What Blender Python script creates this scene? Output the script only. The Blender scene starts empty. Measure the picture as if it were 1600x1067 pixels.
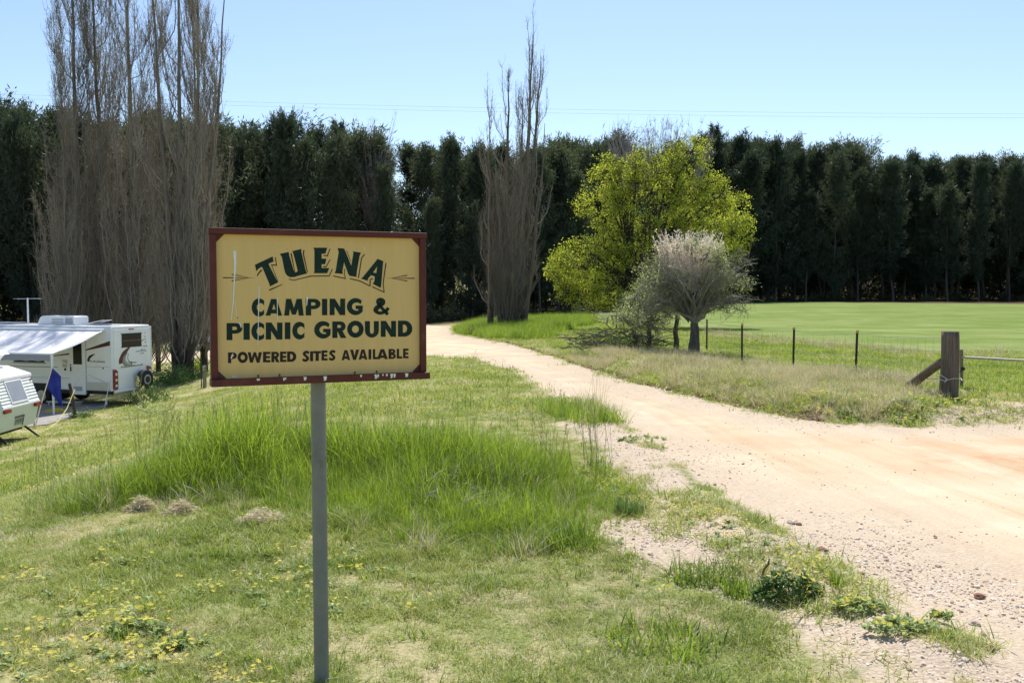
import bpy, math, random
import numpy as np
from mathutils import Vector

# ------------------------------------------------------------------ camera, world, sun
SC = bpy.context.scene
COL = SC.collection
CAMZ, FPX, PITCH = 1.68, 1500.0, math.radians(3.0)
cam_data = bpy.data.cameras.new('camera')
cam_data.lens = 36 * FPX / 1600
cam_data.clip_end = 3000
cam = bpy.data.objects.new('camera', cam_data)
cam.location = (0, 0, CAMZ)
cam.rotation_euler = (math.radians(90) - PITCH, 0, 0)
COL.objects.link(cam)
SC.camera = cam

SUN_EL, SUN_AZ = 58.0, 7.0           # azimuth clockwise from +Y (the view direction)
world = bpy.data.worlds.new('World'); SC.world = world; world.use_nodes = True
wn = world.node_tree.nodes; wl = world.node_tree.links; wn.clear()
sky = wn.new('ShaderNodeTexSky'); sky.sky_type = 'NISHITA'; sky.sun_disc = False
sky.sun_elevation = math.radians(SUN_EL); sky.sun_rotation = math.radians(SUN_AZ)
sky.air_density = 1.0; sky.dust_density = 1.0; sky.ozone_density = 2.6; sky.altitude = 600
bg = wn.new('ShaderNodeBackground'); bg.inputs['Strength'].default_value = 0.112
wo = wn.new('ShaderNodeOutputWorld'); wl.new(sky.outputs[0], bg.inputs[0]); wl.new(bg.outputs[0], wo.inputs[0])
sd_ = bpy.data.lights.new('sun', 'SUN'); sd_.energy = 4.2; sd_.angle = math.radians(0.5); sd_.color = (1, .95, .87)
sun = bpy.data.objects.new('sun', sd_); COL.objects.link(sun)
_e, _a = math.radians(SUN_EL), math.radians(SUN_AZ)
sun.rotation_euler = Vector((math.sin(_a)*math.cos(_e), math.cos(_a)*math.cos(_e), math.sin(_e))).to_track_quat('Z', 'Y').to_euler()
SC.view_settings.view_transform = 'Standard'; SC.view_settings.look = 'None'
SC.view_settings.gamma = 1; SC.view_settings.use_curve_mapping = False
SC.view_settings.exposure = 0.62
SC.render.engine = 'CYCLES'
SC.cycles.max_bounces = 6; SC.cycles.diffuse_bounces = 3; SC.cycles.transmission_bounces = 4

RS = np.random.RandomState(7)
random.seed(7)

# ------------------------------------------------------------------ projection helpers
FW = np.array([0, math.cos(PITCH), -math.sin(PITCH)]); UP = np.array([0, math.sin(PITCH), math.cos(PITCH)])
def ray(px, py):
    return FW + np.array([1., 0, 0])*(px-800)/FPX + UP*(533.5-py)/FPX
def at(px, py, Y):
    d = ray(px, py); return np.array([0, 0, CAMZ]) + d*(Y/d[1])
def project(P):
    P = np.atleast_2d(P); X, Y, Z = P[:, 0], P[:, 1], P[:, 2]-CAMZ
    zc = Y*FW[1]+Z*FW[2]; yc = Y*UP[1]+Z*UP[2]; zc = np.where(zc > .01, zc, .01)
    return 800+FPX*X/zc, 533.5-FPX*yc/zc

def smooth(x, a, b):
    t = np.clip((np.asarray(x, float)-a)/(b-a), 0, 1); return t*t*(3-2*t)
def hash2(i, j, s):
    n = (i*374761393 + j*668265263 + s*974634777) & 0xffffffff
    n = ((n ^ (n >> 13))*1274126177) & 0xffffffff
    return ((n ^ (n >> 16)) & 0xffff)/65535.
def vnoise(x, y, s=0):
    x = np.asarray(x, float); y = np.asarray(y, float)
    i = np.floor(x).astype(np.int64); j = np.floor(y).astype(np.int64)
    fx = x-i; fy = y-j; fx = fx*fx*(3-2*fx); fy = fy*fy*(3-2*fy)
    return (hash2(i, j, s)*(1-fx)+hash2(i+1, j, s)*fx)*(1-fy)+(hash2(i, j+1, s)*(1-fx)+hash2(i+1, j+1, s)*fx)*fy
def fbm(x, y, s=0, o=3):
    r = 0; a = .5; t = 0
    for k in range(o):
        r = r+a*vnoise(x*2**k, y*2**k, s+k); t += a; a *= .5
    return r/t

# ------------------------------------------------------------------ terrain height
_cols = {  # photo column -> [(distance, height)]
    -1400: [(4, 0), (7, -.5), (15, -1.9), (25, -2.6), (60, -2.7), (130, -2.4)],
    -400: [(4, 0), (7, -.2), (10, -.7), (15, -1.5), (25, -2.5), (60, -2.7), (130, -2.3)],
    0: [(4, 0), (7, -.02), (10, -.35), (15, -1.1), (20, -1.85), (27, -2.45), (36, -2.6), (60, -2.6), (95, -2.4), (130, -2.2)],
    150: [(7, 0), (10, -.12), (15, -.75), (20, -1.45), (27, -2.25), (33, -2.55), (45, -2.62), (90, -2.4), (130, -2.2)],
    300: [(7, 0), (10, 0), (13, -.12), (18, -.7), (25, -1.55), (33, -2.3), (42, -2.6), (60, -2.4), (90, -2.3), (130, -2)],
    500: [(5, 0), (10, .05), (15, -.05), (22, -.4), (30, -.9), (40, -1.4), (60, -1.8), (90, -1.9), (130, -1.6)],
    650: [(5, 0), (10, .05), (15, 0), (22, -.1), (30, -.3), (45, -.75), (60, -1.1), (90, -1.35), (130, -1.1)],
    800: [(5, 0), (10, 0), (20, 0), (30, -.08), (45, -.35), (55, -.45), (90, -.85), (130, -.6)],
    1000: [(5, 0), (40, 0), (60, -.25), (90, -.35), (130, -.1)],
    1200: [(5, 0), (40, 0), (60, 0), (100, .15), (130, .35), (200, .5)],
    2200: [(5, 0), (40, 0), (60, 0), (100, .1), (130, .25), (200, .4)],
    3600: [(5, 0), (40, 0), (60, 0), (100, .1), (130, .25), (200, .4)]}
_th = np.array([math.atan((k-800)/FPX) for k in sorted(_cols)])
_TH = np.linspace(-1.2, 1.2, 241); _LR = np.linspace(math.log(2), math.log(400), 260)
_tab = np.array([np.interp(np.exp(_LR), *zip(*_cols[k])) for k in sorted(_cols)])
_T = np.array([np.interp(_TH, _th, _tab[:, j]) for j in range(len(_LR))])   # [r, theta]
_k = np.exp(-np.linspace(-2, 2, 13)**2); _k /= _k.sum()
_T = np.apply_along_axis(lambda v: np.convolve(np.pad(v, 6, mode='edge'), _k, 'valid'), 0, _T)
_T = np.apply_along_axis(lambda v: np.convolve(np.pad(v, 6, mode='edge'), _k, 'valid'), 1, _T)
def base_h(x, y):
    x = np.asarray(x, float); y = np.asarray(y, float)
    r = np.hypot(x, y)+1e-6; th = np.arctan2(x, y)
    back = smooth(np.abs(th), 1.2, 2.2)
    a = np.clip((th+1.2)/2.4*240, 0, 239.999); b = np.clip((np.log(r)-_LR[0])/(_LR[-1]-_LR[0])*259, 0, 258.999)
    i = a.astype(int); j = b.astype(int); fa = a-i; fb = b-j
    h = (_T[j, i]*(1-fa)+_T[j, i+1]*fa)*(1-fb)+(_T[j+1, i]*(1-fa)+_T[j+1, i+1]*fa)*fb
    h = h*(1-back)*smooth(r, 1.5, 5)
    h = h + smooth(r, 170, 520)*(9+7*vnoise(th*5+9, r*0+3, 5))
    return h
def cast(px, py, hf):
    d = ray(px, py); t = 1.5; o = np.array([0, 0, CAMZ])
    while t < 800:
        p = o+d*t
        if p[2] < float(hf(p[0], p[1])):
            lo, hi = t/1.02, t
            for _ in range(18):
                m = (lo+hi)/2; q = o+d*m
                if q[2] < float(hf(q[0], q[1])): hi = m
                else: lo = m
            return o+d*hi
        t *= 1.02
    return o+d*250
def poly_w(pts, hf=base_h): return np.array([cast(x, y, hf)[:2] for x, y in pts])
def sdist(x, y, P):      # positive inside
    x = np.asarray(x, float).ravel(); y = np.asarray(y, float).ravel()
    d = np.full(x.shape, 1e9); ins = np.zeros(x.shape, bool)
    for k in range(len(P)):
        a = P[k]; b = P[(k+1) % len(P)]; e = b-a
        t = np.clip(((x-a[0])*e[0]+(y-a[1])*e[1])/(e@e+1e-12), 0, 1)
        d = np.minimum(d, np.hypot(x-a[0]-t*e[0], y-a[1]-t*e[1]))
        c = (a[1] > y) != (b[1] > y)
        with np.errstate(divide='ignore', invalid='ignore'):
            xi = a[0]+(y-a[1])*e[0]/(e[1] if e[1] else 1e-12)
        ins ^= c & (x < xi)
    return np.where(ins, d, -d)
def ldist(x, y, P):
    d = np.full(np.shape(x), 1e9)
    for k in range(len(P)-1):
        a = P[k]; e = P[k+1]-a
        t = np.clip(((x-a[0])*e[0]+(y-a[1])*e[1])/(e@e+1e-12), 0, 1)
        d = np.minimum(d, np.hypot(x-a[0]-t*e[0], y-a[1]-t*e[1]))
    return d

L_EDGE = [(120, 575), (310, 562), (400, 557), (560, 553), (664, 557), (734, 559), (790, 577), (850, 611), (930, 642), (985, 690), (1080, 760), (1180, 835), (1290, 915), (1360, 960), (1450, 1020), (1500, 1067), (1600, 1220)]
R_EDGE = [(120, 560), (310, 545), (450, 528), (600, 514), (665, 508), (705, 509), (706, 521), (760, 531), (827, 546), (910, 573), (1000, 602), (1112, 627), (1225, 653), (1285, 659), (1412, 665), (1600, 661), (2300, 668)]
ROAD = poly_w(L_EDGE+[(2600, 1500)]+R_EDGE[::-1])
LE_W = poly_w(L_EDGE); RE_W = poly_w(R_EDGE[7:15])
GRAVEL = poly_w([(905, 655), (945, 648), (1000, 690), (1080, 750), (1180, 825), (1290, 905), (1450, 1010), (1520, 1060), (1620, 1200), (1440, 1110), (1380, 1062), (1290, 1035), (1235, 1000), (1190, 955), (1060, 900), (1000, 878), (925, 842), (940, 815), (985, 785), (965, 745), (930, 705), (890, 680), (870, 662)])
GATEDIRT = poly_w([(1440, 652), (1500, 640), (1560, 628), (1600, 632), (1800, 640), (1800, 675), (1440, 668)])
OVAL = poly_w([(880, 484), (930, 494), (1020, 507), (1130, 521), (1221, 529), (1337, 539), (1469, 552), (1562, 550), (1600, 556), (1800, 568), (2500, 600), (2500, 481), (1600, 475.5), (1150, 469.5), (900, 476)])
DRY = poly_w([(860, 552), (950, 560), (1060, 560), (1200, 575), (1340, 595), (1440, 615), (1470, 640), (1400, 655), (1290, 657), (1220, 648), (1100, 620), (990, 595), (880, 562)])
TALL = poly_w([(40, 806), (120, 785), (200, 750), (270, 722), (340, 706), (450, 700), (600, 706), (720, 705), (850, 716), (930, 728), (965, 760), (985, 800), (950, 845), (880, 858), (760, 862), (640, 868), (560, 850), (470, 832), (380, 815), (240, 800), (120, 810)])
LUSH = poly_w([(708, 522), (740, 503), (800, 495), (880, 487), (930, 500), (900, 515), (860, 530), (800, 533), (740, 528)])
RIDGE = poly_w([(945, 660), (1000, 715), (1060, 770), (1120, 810), (1200, 862), (1290, 925), (1440, 1010)])

def height(x, y):
    shp = np.shape(x); x = np.asarray(x, float).ravel(); y = np.asarray(y, float).ravel()
    h = base_h(x, y); r = np.hypot(x, y)
    near = r < 70; sd = np.full(x.shape, -9.)
    if near.any():
        sd[near] = sdist(x[near], y[near], ROAD)
        dr = np.full(x.shape, 9.); dr[near] = ldist(x[near], y[near], RE_W)
        inr = smooth(-sd, .0, .9)*np.exp(-(dr/5.)**2)*(x > 2)*.2
        rg = np.full(x.shape, 9.); rg[near] = ldist(x[near], y[near], RIDGE)
        h = h+inr*(.75+.5*vnoise(x*1.3, y*1.3, 3))+.07*np.exp(-(rg/.35)**2)
    h = h-.03*smooth(sd, 0, .5)
    h = h+(fbm(x*.6, y*.6, 11)-.5)*.10*smooth(r, 2.5, 9)*(1-.75*smooth(sd, -.2, .3))*(1-smooth(r, 60, 120))
    h = h+(fbm(x*4, y*4, 21, 2)-.5)*.035*(1-.6*smooth(sd, -.1, .3))*(1-smooth(r, 15, 30))
    return h.reshape(shp)
def ground_px(px, py): return cast(px, py, height)
def H(x, y): return float(height(np.array([x]), np.array([y]))[0])

# ------------------------------------------------------------------ mesh helpers
def mesh_np(name, V, Q=None, T=None, smooth_=False):
    V = np.asarray(V, np.float32).reshape(-1, 3)
    me = bpy.data.meshes.new(name); me.vertices.add(len(V)); me.vertices.foreach_set('co', V.ravel())
    Q = np.zeros((0, 4), np.int32) if Q is None else np.asarray(Q, np.int32).reshape(-1, 4)
    T = np.zeros((0, 3), np.int32) if T is None else np.asarray(T, np.int32).reshape(-1, 3)
    nl = Q.size+T.size; me.loops.add(nl); me.loops.foreach_set('vertex_index', np.concatenate([Q.ravel(), T.ravel()]))
    me.polygons.add(len(Q)+len(T))
    me.polygons.foreach_set('loop_start', np.concatenate([np.arange(len(Q))*4, Q.size+np.arange(len(T))*3]).astype(np.int32))
    me.update(calc_edges=True)
    me.polygons.foreach_set('use_smooth', np.full(len(me.polygons), bool(smooth_)))
    return me
class MB:
    def __init__(s): s.V = []; s.Q = []; s.T = []; s.N = []; s.n = 0
    def add(s, V, Q=None, T=None, N=None):
        V = np.asarray(V, float).reshape(-1, 3)
        if Q is not None and len(Q): s.Q.append(np.asarray(Q).reshape(-1, 4)+s.n)
        if T is not None and len(T): s.T.append(np.asarray(T).reshape(-1, 3)+s.n)
        if N:
            for f in N: s.N.append([i+s.n for i in f])
        s.V.append(V); s.n += len(V); return s
    def box(s, lo, hi, M=None):
        x0, y0, z0 = lo; x1, y1, z1 = hi
        V = np.array([(x0, y0, z0), (x1, y0, z0), (x1, y1, z0), (x0, y1, z0), (x0, y0, z1), (x1, y0, z1), (x1, y1, z1), (x0, y1, z1)], float)
        return s.add(V, [(3, 2, 1, 0), (4, 5, 6, 7), (0, 1, 5, 4), (1, 2, 6, 5), (2, 3, 7, 6), (3, 0, 4, 7)])
    def prism(s, pts, y0, y1):      # outline in x,z extruded along y
        n = len(pts); V = [(p[0], y0, p[1]) for p in pts]+[(p[0], y1, p[1]) for p in pts]
        return s.add(V, [(i, (i+1) % n, n+(i+1) % n, n+i) for i in range(n)], None, [list(range(n))[::-1], list(range(n, 2*n))])
    def prismx(s, pts, x0, x1):     # outline in y,z extruded along x
        n = len(pts); V = [(x0, p[0], p[1]) for p in pts]+[(x1, p[0], p[1]) for p in pts]
        return s.add(V, [(i, (i+1) % n, n+(i+1) % n, n+i) for i in range(n)], None, [list(range(n))[::-1], list(range(n, 2*n))])
    def tube(s, P, R, sides=8, cap=True):
        P = np.asarray(P, float); R = np.broadcast_to(R, (len(P),)).astype(float)
        V, Q = tubes(P[None], R[None], sides); N = []
        if cap: N = [list(range(sides))[::-1], list(range((len(P)-1)*sides, len(P)*sides))]
        return s.add(V, Q, None, N)
    def cyl(s, c, axis, r, w, n=20):
        c = np.array(c, float); a = np.array(axis, float); a /= np.linalg.norm(a)
        return s.tube([c-a*w/2, c+a*w/2], [r, r], n)
    def build(s, name, mat, parent=None, bevel=0, smooth_=False):
        V = np.concatenate(s.V) if s.V else np.zeros((0, 3))
        if s.N:
            me = bpy.data.meshes.new(name)
            F = [tuple(f) for q in s.Q for f in q.tolist()]+[tuple(f) for q in s.T for f in q.tolist()]+s.N
            me.from_pydata(V.tolist(), [], F); me.update()
            if not smooth_: me.polygons.foreach_set('use_smooth', np.zeros(len(me.polygons), bool))
            if smooth_:
                me.polygons.foreach_set('use_smooth', np.ones(len(me.polygons), bool))
                me.set_sharp_from_angle(angle=math.radians(40))
        else:
            me = mesh_np(name, V, np.concatenate(s.Q) if s.Q else None, np.concatenate(s.T) if s.T else None, smooth_)
        o = link(name, me, mat, parent)
        if bevel:
            m = o.modifiers.new('b', 'BEVEL'); m.width = bevel; m.segments = 2; m.limit_method = 'ANGLE'
        return o
def link(name, me, mat, parent=None):
    if mat: me.materials.clear(); me.materials.append(mat)
    o = bpy.data.objects.new(name, me); COL.objects.link(o)
    if parent: o.parent = parent
    return o
def tubes(P, R, sides=3):           # P (B,n,3) R (B,n)
    B, n, _ = P.shape
    t = np.gradient(P, axis=1); t /= np.linalg.norm(t, axis=2, keepdims=True)+1e-9
    mean = P[:, -1]-P[:, 0]; ref = np.where((np.abs(mean[:, 2:3]) > .7*np.linalg.norm(mean, axis=1, keepdims=True)), np.array([[1., 0.13, 0]]), np.array([[0.05, 0, 1.]]))
    u = np.cross(t, ref[:, None, :]); u /= np.linalg.norm(u, axis=2, keepdims=True)+1e-9
    v = np.cross(t, u)
    a = np.arange(sides)*2*math.pi/sides
    V = P[:, :, None]+R[:, :, None, None]*(u[:, :, None]*np.cos(a)[None, None, :, None]+v[:, :, None]*np.sin(a)[None, None, :, None])
    idx = np.arange(B*n*sides).reshape(B, n, sides)
    a0 = idx[:, :-1]; a1 = idx[:, 1:]
    Q = np.stack([a0, np.roll(a0, -1, 2), np.roll(a1, -1, 2), a1], -1).reshape(-1, 4)
    return V.reshape(-1, 3), Q
def strips(C, D, L, W, rs, roll=None):   # flat slender quads: centre, direction, length, width
    n = len(C); D = D/(np.linalg.norm(D, axis=1, keepdims=True)+1e-9)
    r = rs.normal(size=(n, 3)); S = np.cross(D, r); S /= np.linalg.norm(S, axis=1, keepdims=True)+1e-9
    L = np.broadcast_to(L, n)[:, None]; W = np.broadcast_to(W, n)[:, None]
    V = np.stack([C, C+D*L*.45+S*W*.5, C+D*L, C+D*L*.45-S*W*.5], 1).reshape(-1, 3)
    return V, np.arange(n*4).reshape(-1, 4)
def set_attr(me, name, a):
    at_ = me.attributes.new(name, 'FLOAT', 'POINT'); at_.data.foreach_set('value', np.asarray(a, np.float32))

def empty(name, loc, rz=0):
    o = bpy.data.objects.new(name, None); o.empty_display_size = .2; o.location = loc; o.rotation_euler = (0, 0, rz)
    COL.objects.link(o); return o
def tag(o, label=None, cat=None, group=None, kind=None):
    if label: o['label'] = label
    if cat: o['category'] = cat
    if group: o['group'] = group
    if kind: o['kind'] = kind
    return o

# ------------------------------------------------------------------ materials
def new_mat(name):
    m = bpy.data.materials.new(name); m.use_nodes = True
    nt = m.node_tree; nt.nodes.clear(); out = nt.nodes.new('ShaderNodeOutputMaterial')
    return m, nt, out
def N(nt, t, **k):
    n = nt.nodes.new(t)
    for a, b in k.items():
        if a.startswith('i_'):
            key = a[2:]; n.inputs[int(key) if key.isdigit() else key].default_value = b
        else: setattr(n, a, b)
    return n
def noise_(nt, scale, detail=4, rough=.6, vec=None, dist=0):
    n = N(nt, 'ShaderNodeTexNoise'); n.inputs['Scale'].default_value = scale; n.inputs['Detail'].default_value = detail
    n.inputs['Roughness'].default_value = rough; n.inputs['Distortion'].default_value = dist
    if vec is None: vec = N(nt, 'ShaderNodeNewGeometry').outputs['Position']
    nt.links.new(vec, n.inputs['Vector']); return n.outputs[0]
def ramp(nt, fac, stops):
    r = N(nt, 'ShaderNodeValToRGB'); e = r.color_ramp.elements
    while len(e) > 1: e.remove(e[-1])
    for i, (p, c) in enumerate(stops):
        if not hasattr(c, '__len__'): c = (c, c, c)
        el = e[0] if i == 0 else e.new(p)
        el.position = p; el.color = (*c, 1)
    nt.links.new(fac, r.inputs[0]); return r.outputs[0]
def mixc(nt, fac, a, b, mode='MIX'):
    m = N(nt, 'ShaderNodeMix', data_type='RGBA', blend_type=mode)
    for s, v in ((m.inputs[0], fac), (m.inputs[6], a), (m.inputs[7], b)):
        if hasattr(v, 'is_output') or isinstance(v, bpy.types.NodeSocket): nt.links.new(v, s)
        elif hasattr(v, '__len__'): s.default_value = (*v[:3], 1)
        else: s.default_value = v
    return m.outputs[2]
def math_(nt, op, a, b=None, c=None, clamp=False):
    m = N(nt, 'ShaderNodeMath', operation=op, use_clamp=clamp)
    for i, v in enumerate((a, b, c)):
        if v is None: continue
        if isinstance(v, bpy.types.NodeSocket): nt.links.new(v, m.inputs[i])
        else: m.inputs[i].default_value = v
    return m.outputs[0]
def rng(nt, v, a, b):
    m = N(nt, 'ShaderNodeMapRange', interpolation_type='SMOOTHSTEP'); nt.links.new(v, m.inputs[0])
    m.inputs[1].default_value = a; m.inputs[2].default_value = b; return m.outputs[0]
def plain(name, col, rough=.6, metal=0, var=.12, scale=6, bump=0, bscale=40, spec=.4, obj=True, dirt=None, coat=0):
    m, nt, out = new_mat(name); b = N(nt, 'ShaderNodeBsdfPrincipled')
    vec = N(nt, 'ShaderNodeTexCoord').outputs['Object'] if obj else None
    n = noise_(nt, scale, 5, .6, vec)
    c = mixc(nt, n, tuple(x*(1-var) for x in col), tuple(min(1, x*(1+var)) for x in col))
    if dirt:
        n2 = noise_(nt, scale*.4, 6, .7, vec); c = mixc(nt, rng(nt, n2, .52, .75), c, dirt)
    nt.links.new(c, b.inputs['Base Color']); b.inputs['Roughness'].default_value = rough; b.inputs['Metallic'].default_value = metal
    b.inputs['Specular IOR Level'].default_value = spec; b.inputs['Coat Weight'].default_value = coat
    if bump:
        bm = N(nt, 'ShaderNodeBump'); bm.inputs['Strength'].default_value = bump; bm.inputs['Distance'].default_value = .01
        nt.links.new(noise_(nt, bscale, 5, .6, vec), bm.inputs['Height']); nt.links.new(bm.outputs[0], b.inputs['Normal'])
    nt.links.new(b.outputs[0], out.inputs[0]); return m
def leafy(name, cols, trans=.45, wscale=.6, tint=None, randamt=.5):
    """leaf colour by instance/island random and by large world-space patches; diffuse + translucent"""
    m, nt, out = new_mat(name)
    oi = N(nt, 'ShaderNodeObjectInfo').outputs['Random']; gi = N(nt, 'ShaderNodeNewGeometry')
    n = noise_(nt, wscale, 3, .5, gi.outputs['Position'])
    f = math_(nt, 'ADD', math_(nt, 'MULTIPLY', gi.outputs['Random Per Island'], randamt), math_(nt, 'MULTIPLY', math_(nt, 'ADD', rng(nt, n, .25, .75), math_(nt, 'MULTIPLY', oi, .35)), (1-randamt)/1.35))
    c = ramp(nt, f, [(i/(len(cols)-1), q) for i, q in enumerate(cols)])
    d = N(nt, 'ShaderNodeBsdfDiffuse'); t = N(nt, 'ShaderNodeBsdfTranslucent'); mx = N(nt, 'ShaderNodeMixShader'); mx.inputs[0].default_value = trans
    g = N(nt, 'ShaderNodeBsdfGlossy'); g.inputs['Roughness'].default_value = .45; g.inputs['Color'].default_value = (.8, .85, .8, 1)
    fr = N(nt, 'ShaderNodeMixShader'); fr.inputs[0].default_value = .025
    tc = mixc(nt, .55, c, mixc(nt, 1.0, c, (1.3, 1.22, .6), 'MULTIPLY'))
    nt.links.new(c, d.inputs[0]); nt.links.new(tc, t.inputs[0])
    nt.links.new(d.outputs[0], mx.inputs[1]); nt.links.new(t.outputs[0], mx.inputs[2])
    nt.links.new(mx.outputs[0], fr.inputs[1]); nt.links.new(g.outputs[0], fr.inputs[2])
    nt.links.new(fr.outputs[0], out.inputs[0]); return m
def bark(name, c0, c1, zs=.15, scale=14, base_dark=None):
    m, nt, out = new_mat(name); b = N(nt, 'ShaderNodeBsdfPrincipled')
    tc = N(nt, 'ShaderNodeTexCoord').outputs['Object']; mp = N(nt, 'ShaderNodeMapping'); mp.inputs['Scale'].default_value = (1, 1, zs)
    nt.links.new(tc, mp.inputs[0]); n = noise_(nt, scale, 6, .65, mp.outputs[0])
    c = ramp(nt, n, [(.3, c0), (.7, c1)])
    if base_dark:
        sx = N(nt, 'ShaderNodeSeparateXYZ'); nt.links.new(tc, sx.inputs[0])
        f = rng(nt, math_(nt, 'ADD', sx.outputs[2], math_(nt, 'MULTIPLY', noise_(nt, 3, 3, .6, tc), 3.)), base_dark[0], base_dark[1])
        c = mixc(nt, f, base_dark[2], c)
    nt.links.new(c, b.inputs['Base Color']); b.inputs['Roughness'].default_value = .9; b.inputs['Specular IOR Level'].default_value = .2
    bm = N(nt, 'ShaderNodeBump'); bm.inputs['Strength'].default_value = .8; bm.inputs['Distance'].default_value = .02
    nt.links.new(n, bm.inputs['Height']); nt.links.new(bm.outputs[0], b.inputs['Normal'])
    nt.links.new(b.outputs[0], out.inputs[0]); return m

def ground_material():
    m, nt, out = new_mat('ground_surface'); b = N(nt, 'ShaderNodeBsdfPrincipled'); L = nt.links.new
    A = lambda n: N(nt, 'ShaderNodeAttribute', attribute_name=n).outputs['Fac']
    pos = N(nt, 'ShaderNodeNewGeometry').outputs['Position']
    n1 = noise_(nt, .9, 5, .65); n2 = noise_(nt, 7, 5, .7); n3 = noise_(nt, 45, 4, .7); n4 = noise_(nt, .22, 3, .5); n5 = noise_(nt, 170, 3, .6)
    # lawn
    nf = math_(nt, 'ADD', math_(nt, 'MULTIPLY', n3, .5), math_(nt, 'MULTIPLY', n5, .5))
    soil = ramp(nt, n2, [(.3, (.13, .11, .06)), (.7, (.30, .25, .15))])
    green = ramp(nt, nf, [(.38, (.07, .10, .022)), (.62, (.29, .33, .11))])
    straw = ramp(nt, nf, [(.38, (.22, .19, .10)), (.62, (.52, .45, .27))])
    lawn = mixc(nt, rng(nt, math_(nt, 'ADD', n1, math_(nt, 'MULTIPLY', n2, .5)), .62, .88), green, straw)
    lawn = mixc(nt, rng(nt, n3, .62, .75), lawn, soil)
    # dry verge
    dryc = ramp(nt, math_(nt, 'ADD', math_(nt, 'MULTIPLY', n3, .6), math_(nt, 'MULTIPLY', n1, .4)), [(.35, (.26, .23, .11)), (.5, (.44, .36, .24)), (.65, (.58, .48, .36))])
    c = mixc(nt, rng(nt, math_(nt, 'ADD', A('sd_dry'), math_(nt, 'MULTIPLY', math_(nt, 'SUBTRACT', n1, .5), 4.)), -1.0, .8), lawn, dryc)
    # oval
    mp = N(nt, 'ShaderNodeMapping'); mp.inputs['Scale'].default_value = (.05, .28, 1); L(pos, mp.inputs[0])
    st = noise_(nt, 1.0, 5, .6, mp.outputs[0])
    ov = mixc(nt, rng(nt, math_(nt, 'ADD', math_(nt, 'MULTIPLY', st, .5), math_(nt, 'MULTIPLY', noise_(nt, .35, 5, .7), .5)), .40, .64), (.13, .185, .05), (.28, .305, .14))
    ov = mixc(nt, .35, ov, ramp(nt, n2, [(.3, (.10, .17, .03)), (.7, (.24, .30, .09))]))
    c = mixc(nt, rng(nt, math_(nt, 'ADD', A('sd_oval'), math_(nt, 'MULTIPLY', math_(nt, 'SUBTRACT', n4, .5), 5.)), -.8, .8), c, ov)
    c = mixc(nt, math_(nt, 'MULTIPLY', rng(nt, n1, .60, .78), .35), c, (.36, .33, .18))
    # forest floor
    c = mixc(nt, A('forest'), c, ramp(nt, n2, [(.35, (.05, .04, .025)), (.7, (.15, .115, .07))]))
    # gravel and road
    vo = N(nt, 'ShaderNodeTexVoronoi'); vo.inputs['Scale'].default_value = 42; L(pos, vo.inputs['Vector'])
    vo2 = N(nt, 'ShaderNodeTexVoronoi'); vo2.inputs['Scale'].default_value = 95; L(pos, vo2.inputs['Vector'])
    peb = ramp(nt, N(nt, 'ShaderNodeSeparateColor').outputs[0] if False else vo.outputs['Color'], [(.0, (.32, .235, .17)), (.5, (.48, .39, .29)), (1, (.64, .57, .47))])
    peb = mixc(nt, .5, peb, ramp(nt, vo2.outputs['Color'], [(0, (.36, .27, .195)), (1, (.58, .50, .40))]))
    grav = mixc(nt, rng(nt, n2, .4, .7), peb, (.49, .40, .295))
    grav = mixc(nt, rng(nt, n1, .62, .8), grav, (.30, .24, .15))
    cmb = N(nt, 'ShaderNodeCombineXYZ'); L(math_(nt, 'MULTIPLY', A('dl'), 1.7), cmb.inputs[0]); L(math_(nt, 'MULTIPLY', n4, 1.2), cmb.inputs[1])
    tr = noise_(nt, 1.0, 4, .65, cmb.outputs[0])
    road = ramp(nt, math_(nt, 'ADD', math_(nt, 'MULTIPLY', tr, .6), math_(nt, 'MULTIPLY', n1, .4)), [(.34, (.42, .31, .195)), (.47, (.54, .44, .305)), (.62, (.64, .555, .42))])
    road = mixc(nt, math_(nt, 'MULTIPLY', rng(nt, n3, .5, .72), .45), road, (.44, .33, .235))
    road = mixc(nt, math_(nt, 'MULTIPLY', A('orange'), rng(nt, n1, .35, .6)), road, (.47, .27, .15))
    road = mixc(nt, math_(nt, 'MULTIPLY', rng(nt, math_(nt, 'ADD', A('sd_road'), math_(nt, 'MULTIPLY', n1, 2.4)), 2.6, 1.4), .85), road, grav)
    road = mixc(nt, math_(nt, 'MULTIPLY', A('shoulder'), rng(nt, n2, .25, .55)), road, grav)
    jit = math_(nt, 'ADD', math_(nt, 'MULTIPLY', math_(nt, 'SUBTRACT', n1, .5), .7), math_(nt, 'MULTIPLY', math_(nt, 'SUBTRACT', n2, .5), .5))
    fg = rng(nt, math_(nt, 'ADD', A('sd_gravel'), jit), -.12, .12)
    fr = rng(nt, math_(nt, 'ADD', A('sd_road'), math_(nt, 'MULTIPLY', jit, .8)), -.1, .12)
    c = mixc(nt, fg, c, grav); c = mixc(nt, fr, c, road)
    L(c, b.inputs['Base Color']); b.inputs['Roughness'].default_value = 1; b.inputs['Specular IOR Level'].default_value = 0
    bm = N(nt, 'ShaderNodeBump'); bm.inputs['Strength'].default_value = .6; bm.inputs['Distance'].default_value = .014
    hgt = math_(nt, 'ADD', math_(nt, 'MULTIPLY', n3, .5), math_(nt, 'MULTIPLY', n5, .25))
    hv = math_(nt, 'SUBTRACT', .6, vo.outputs['Distance'])
    h2 = math_(nt, 'MULTIPLY', math_(nt, 'MAXIMUM', math_(nt, 'MAXIMUM', fg, A('shoulder')), math_(nt, 'MULTIPLY', fr, .3)), hv)
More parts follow.
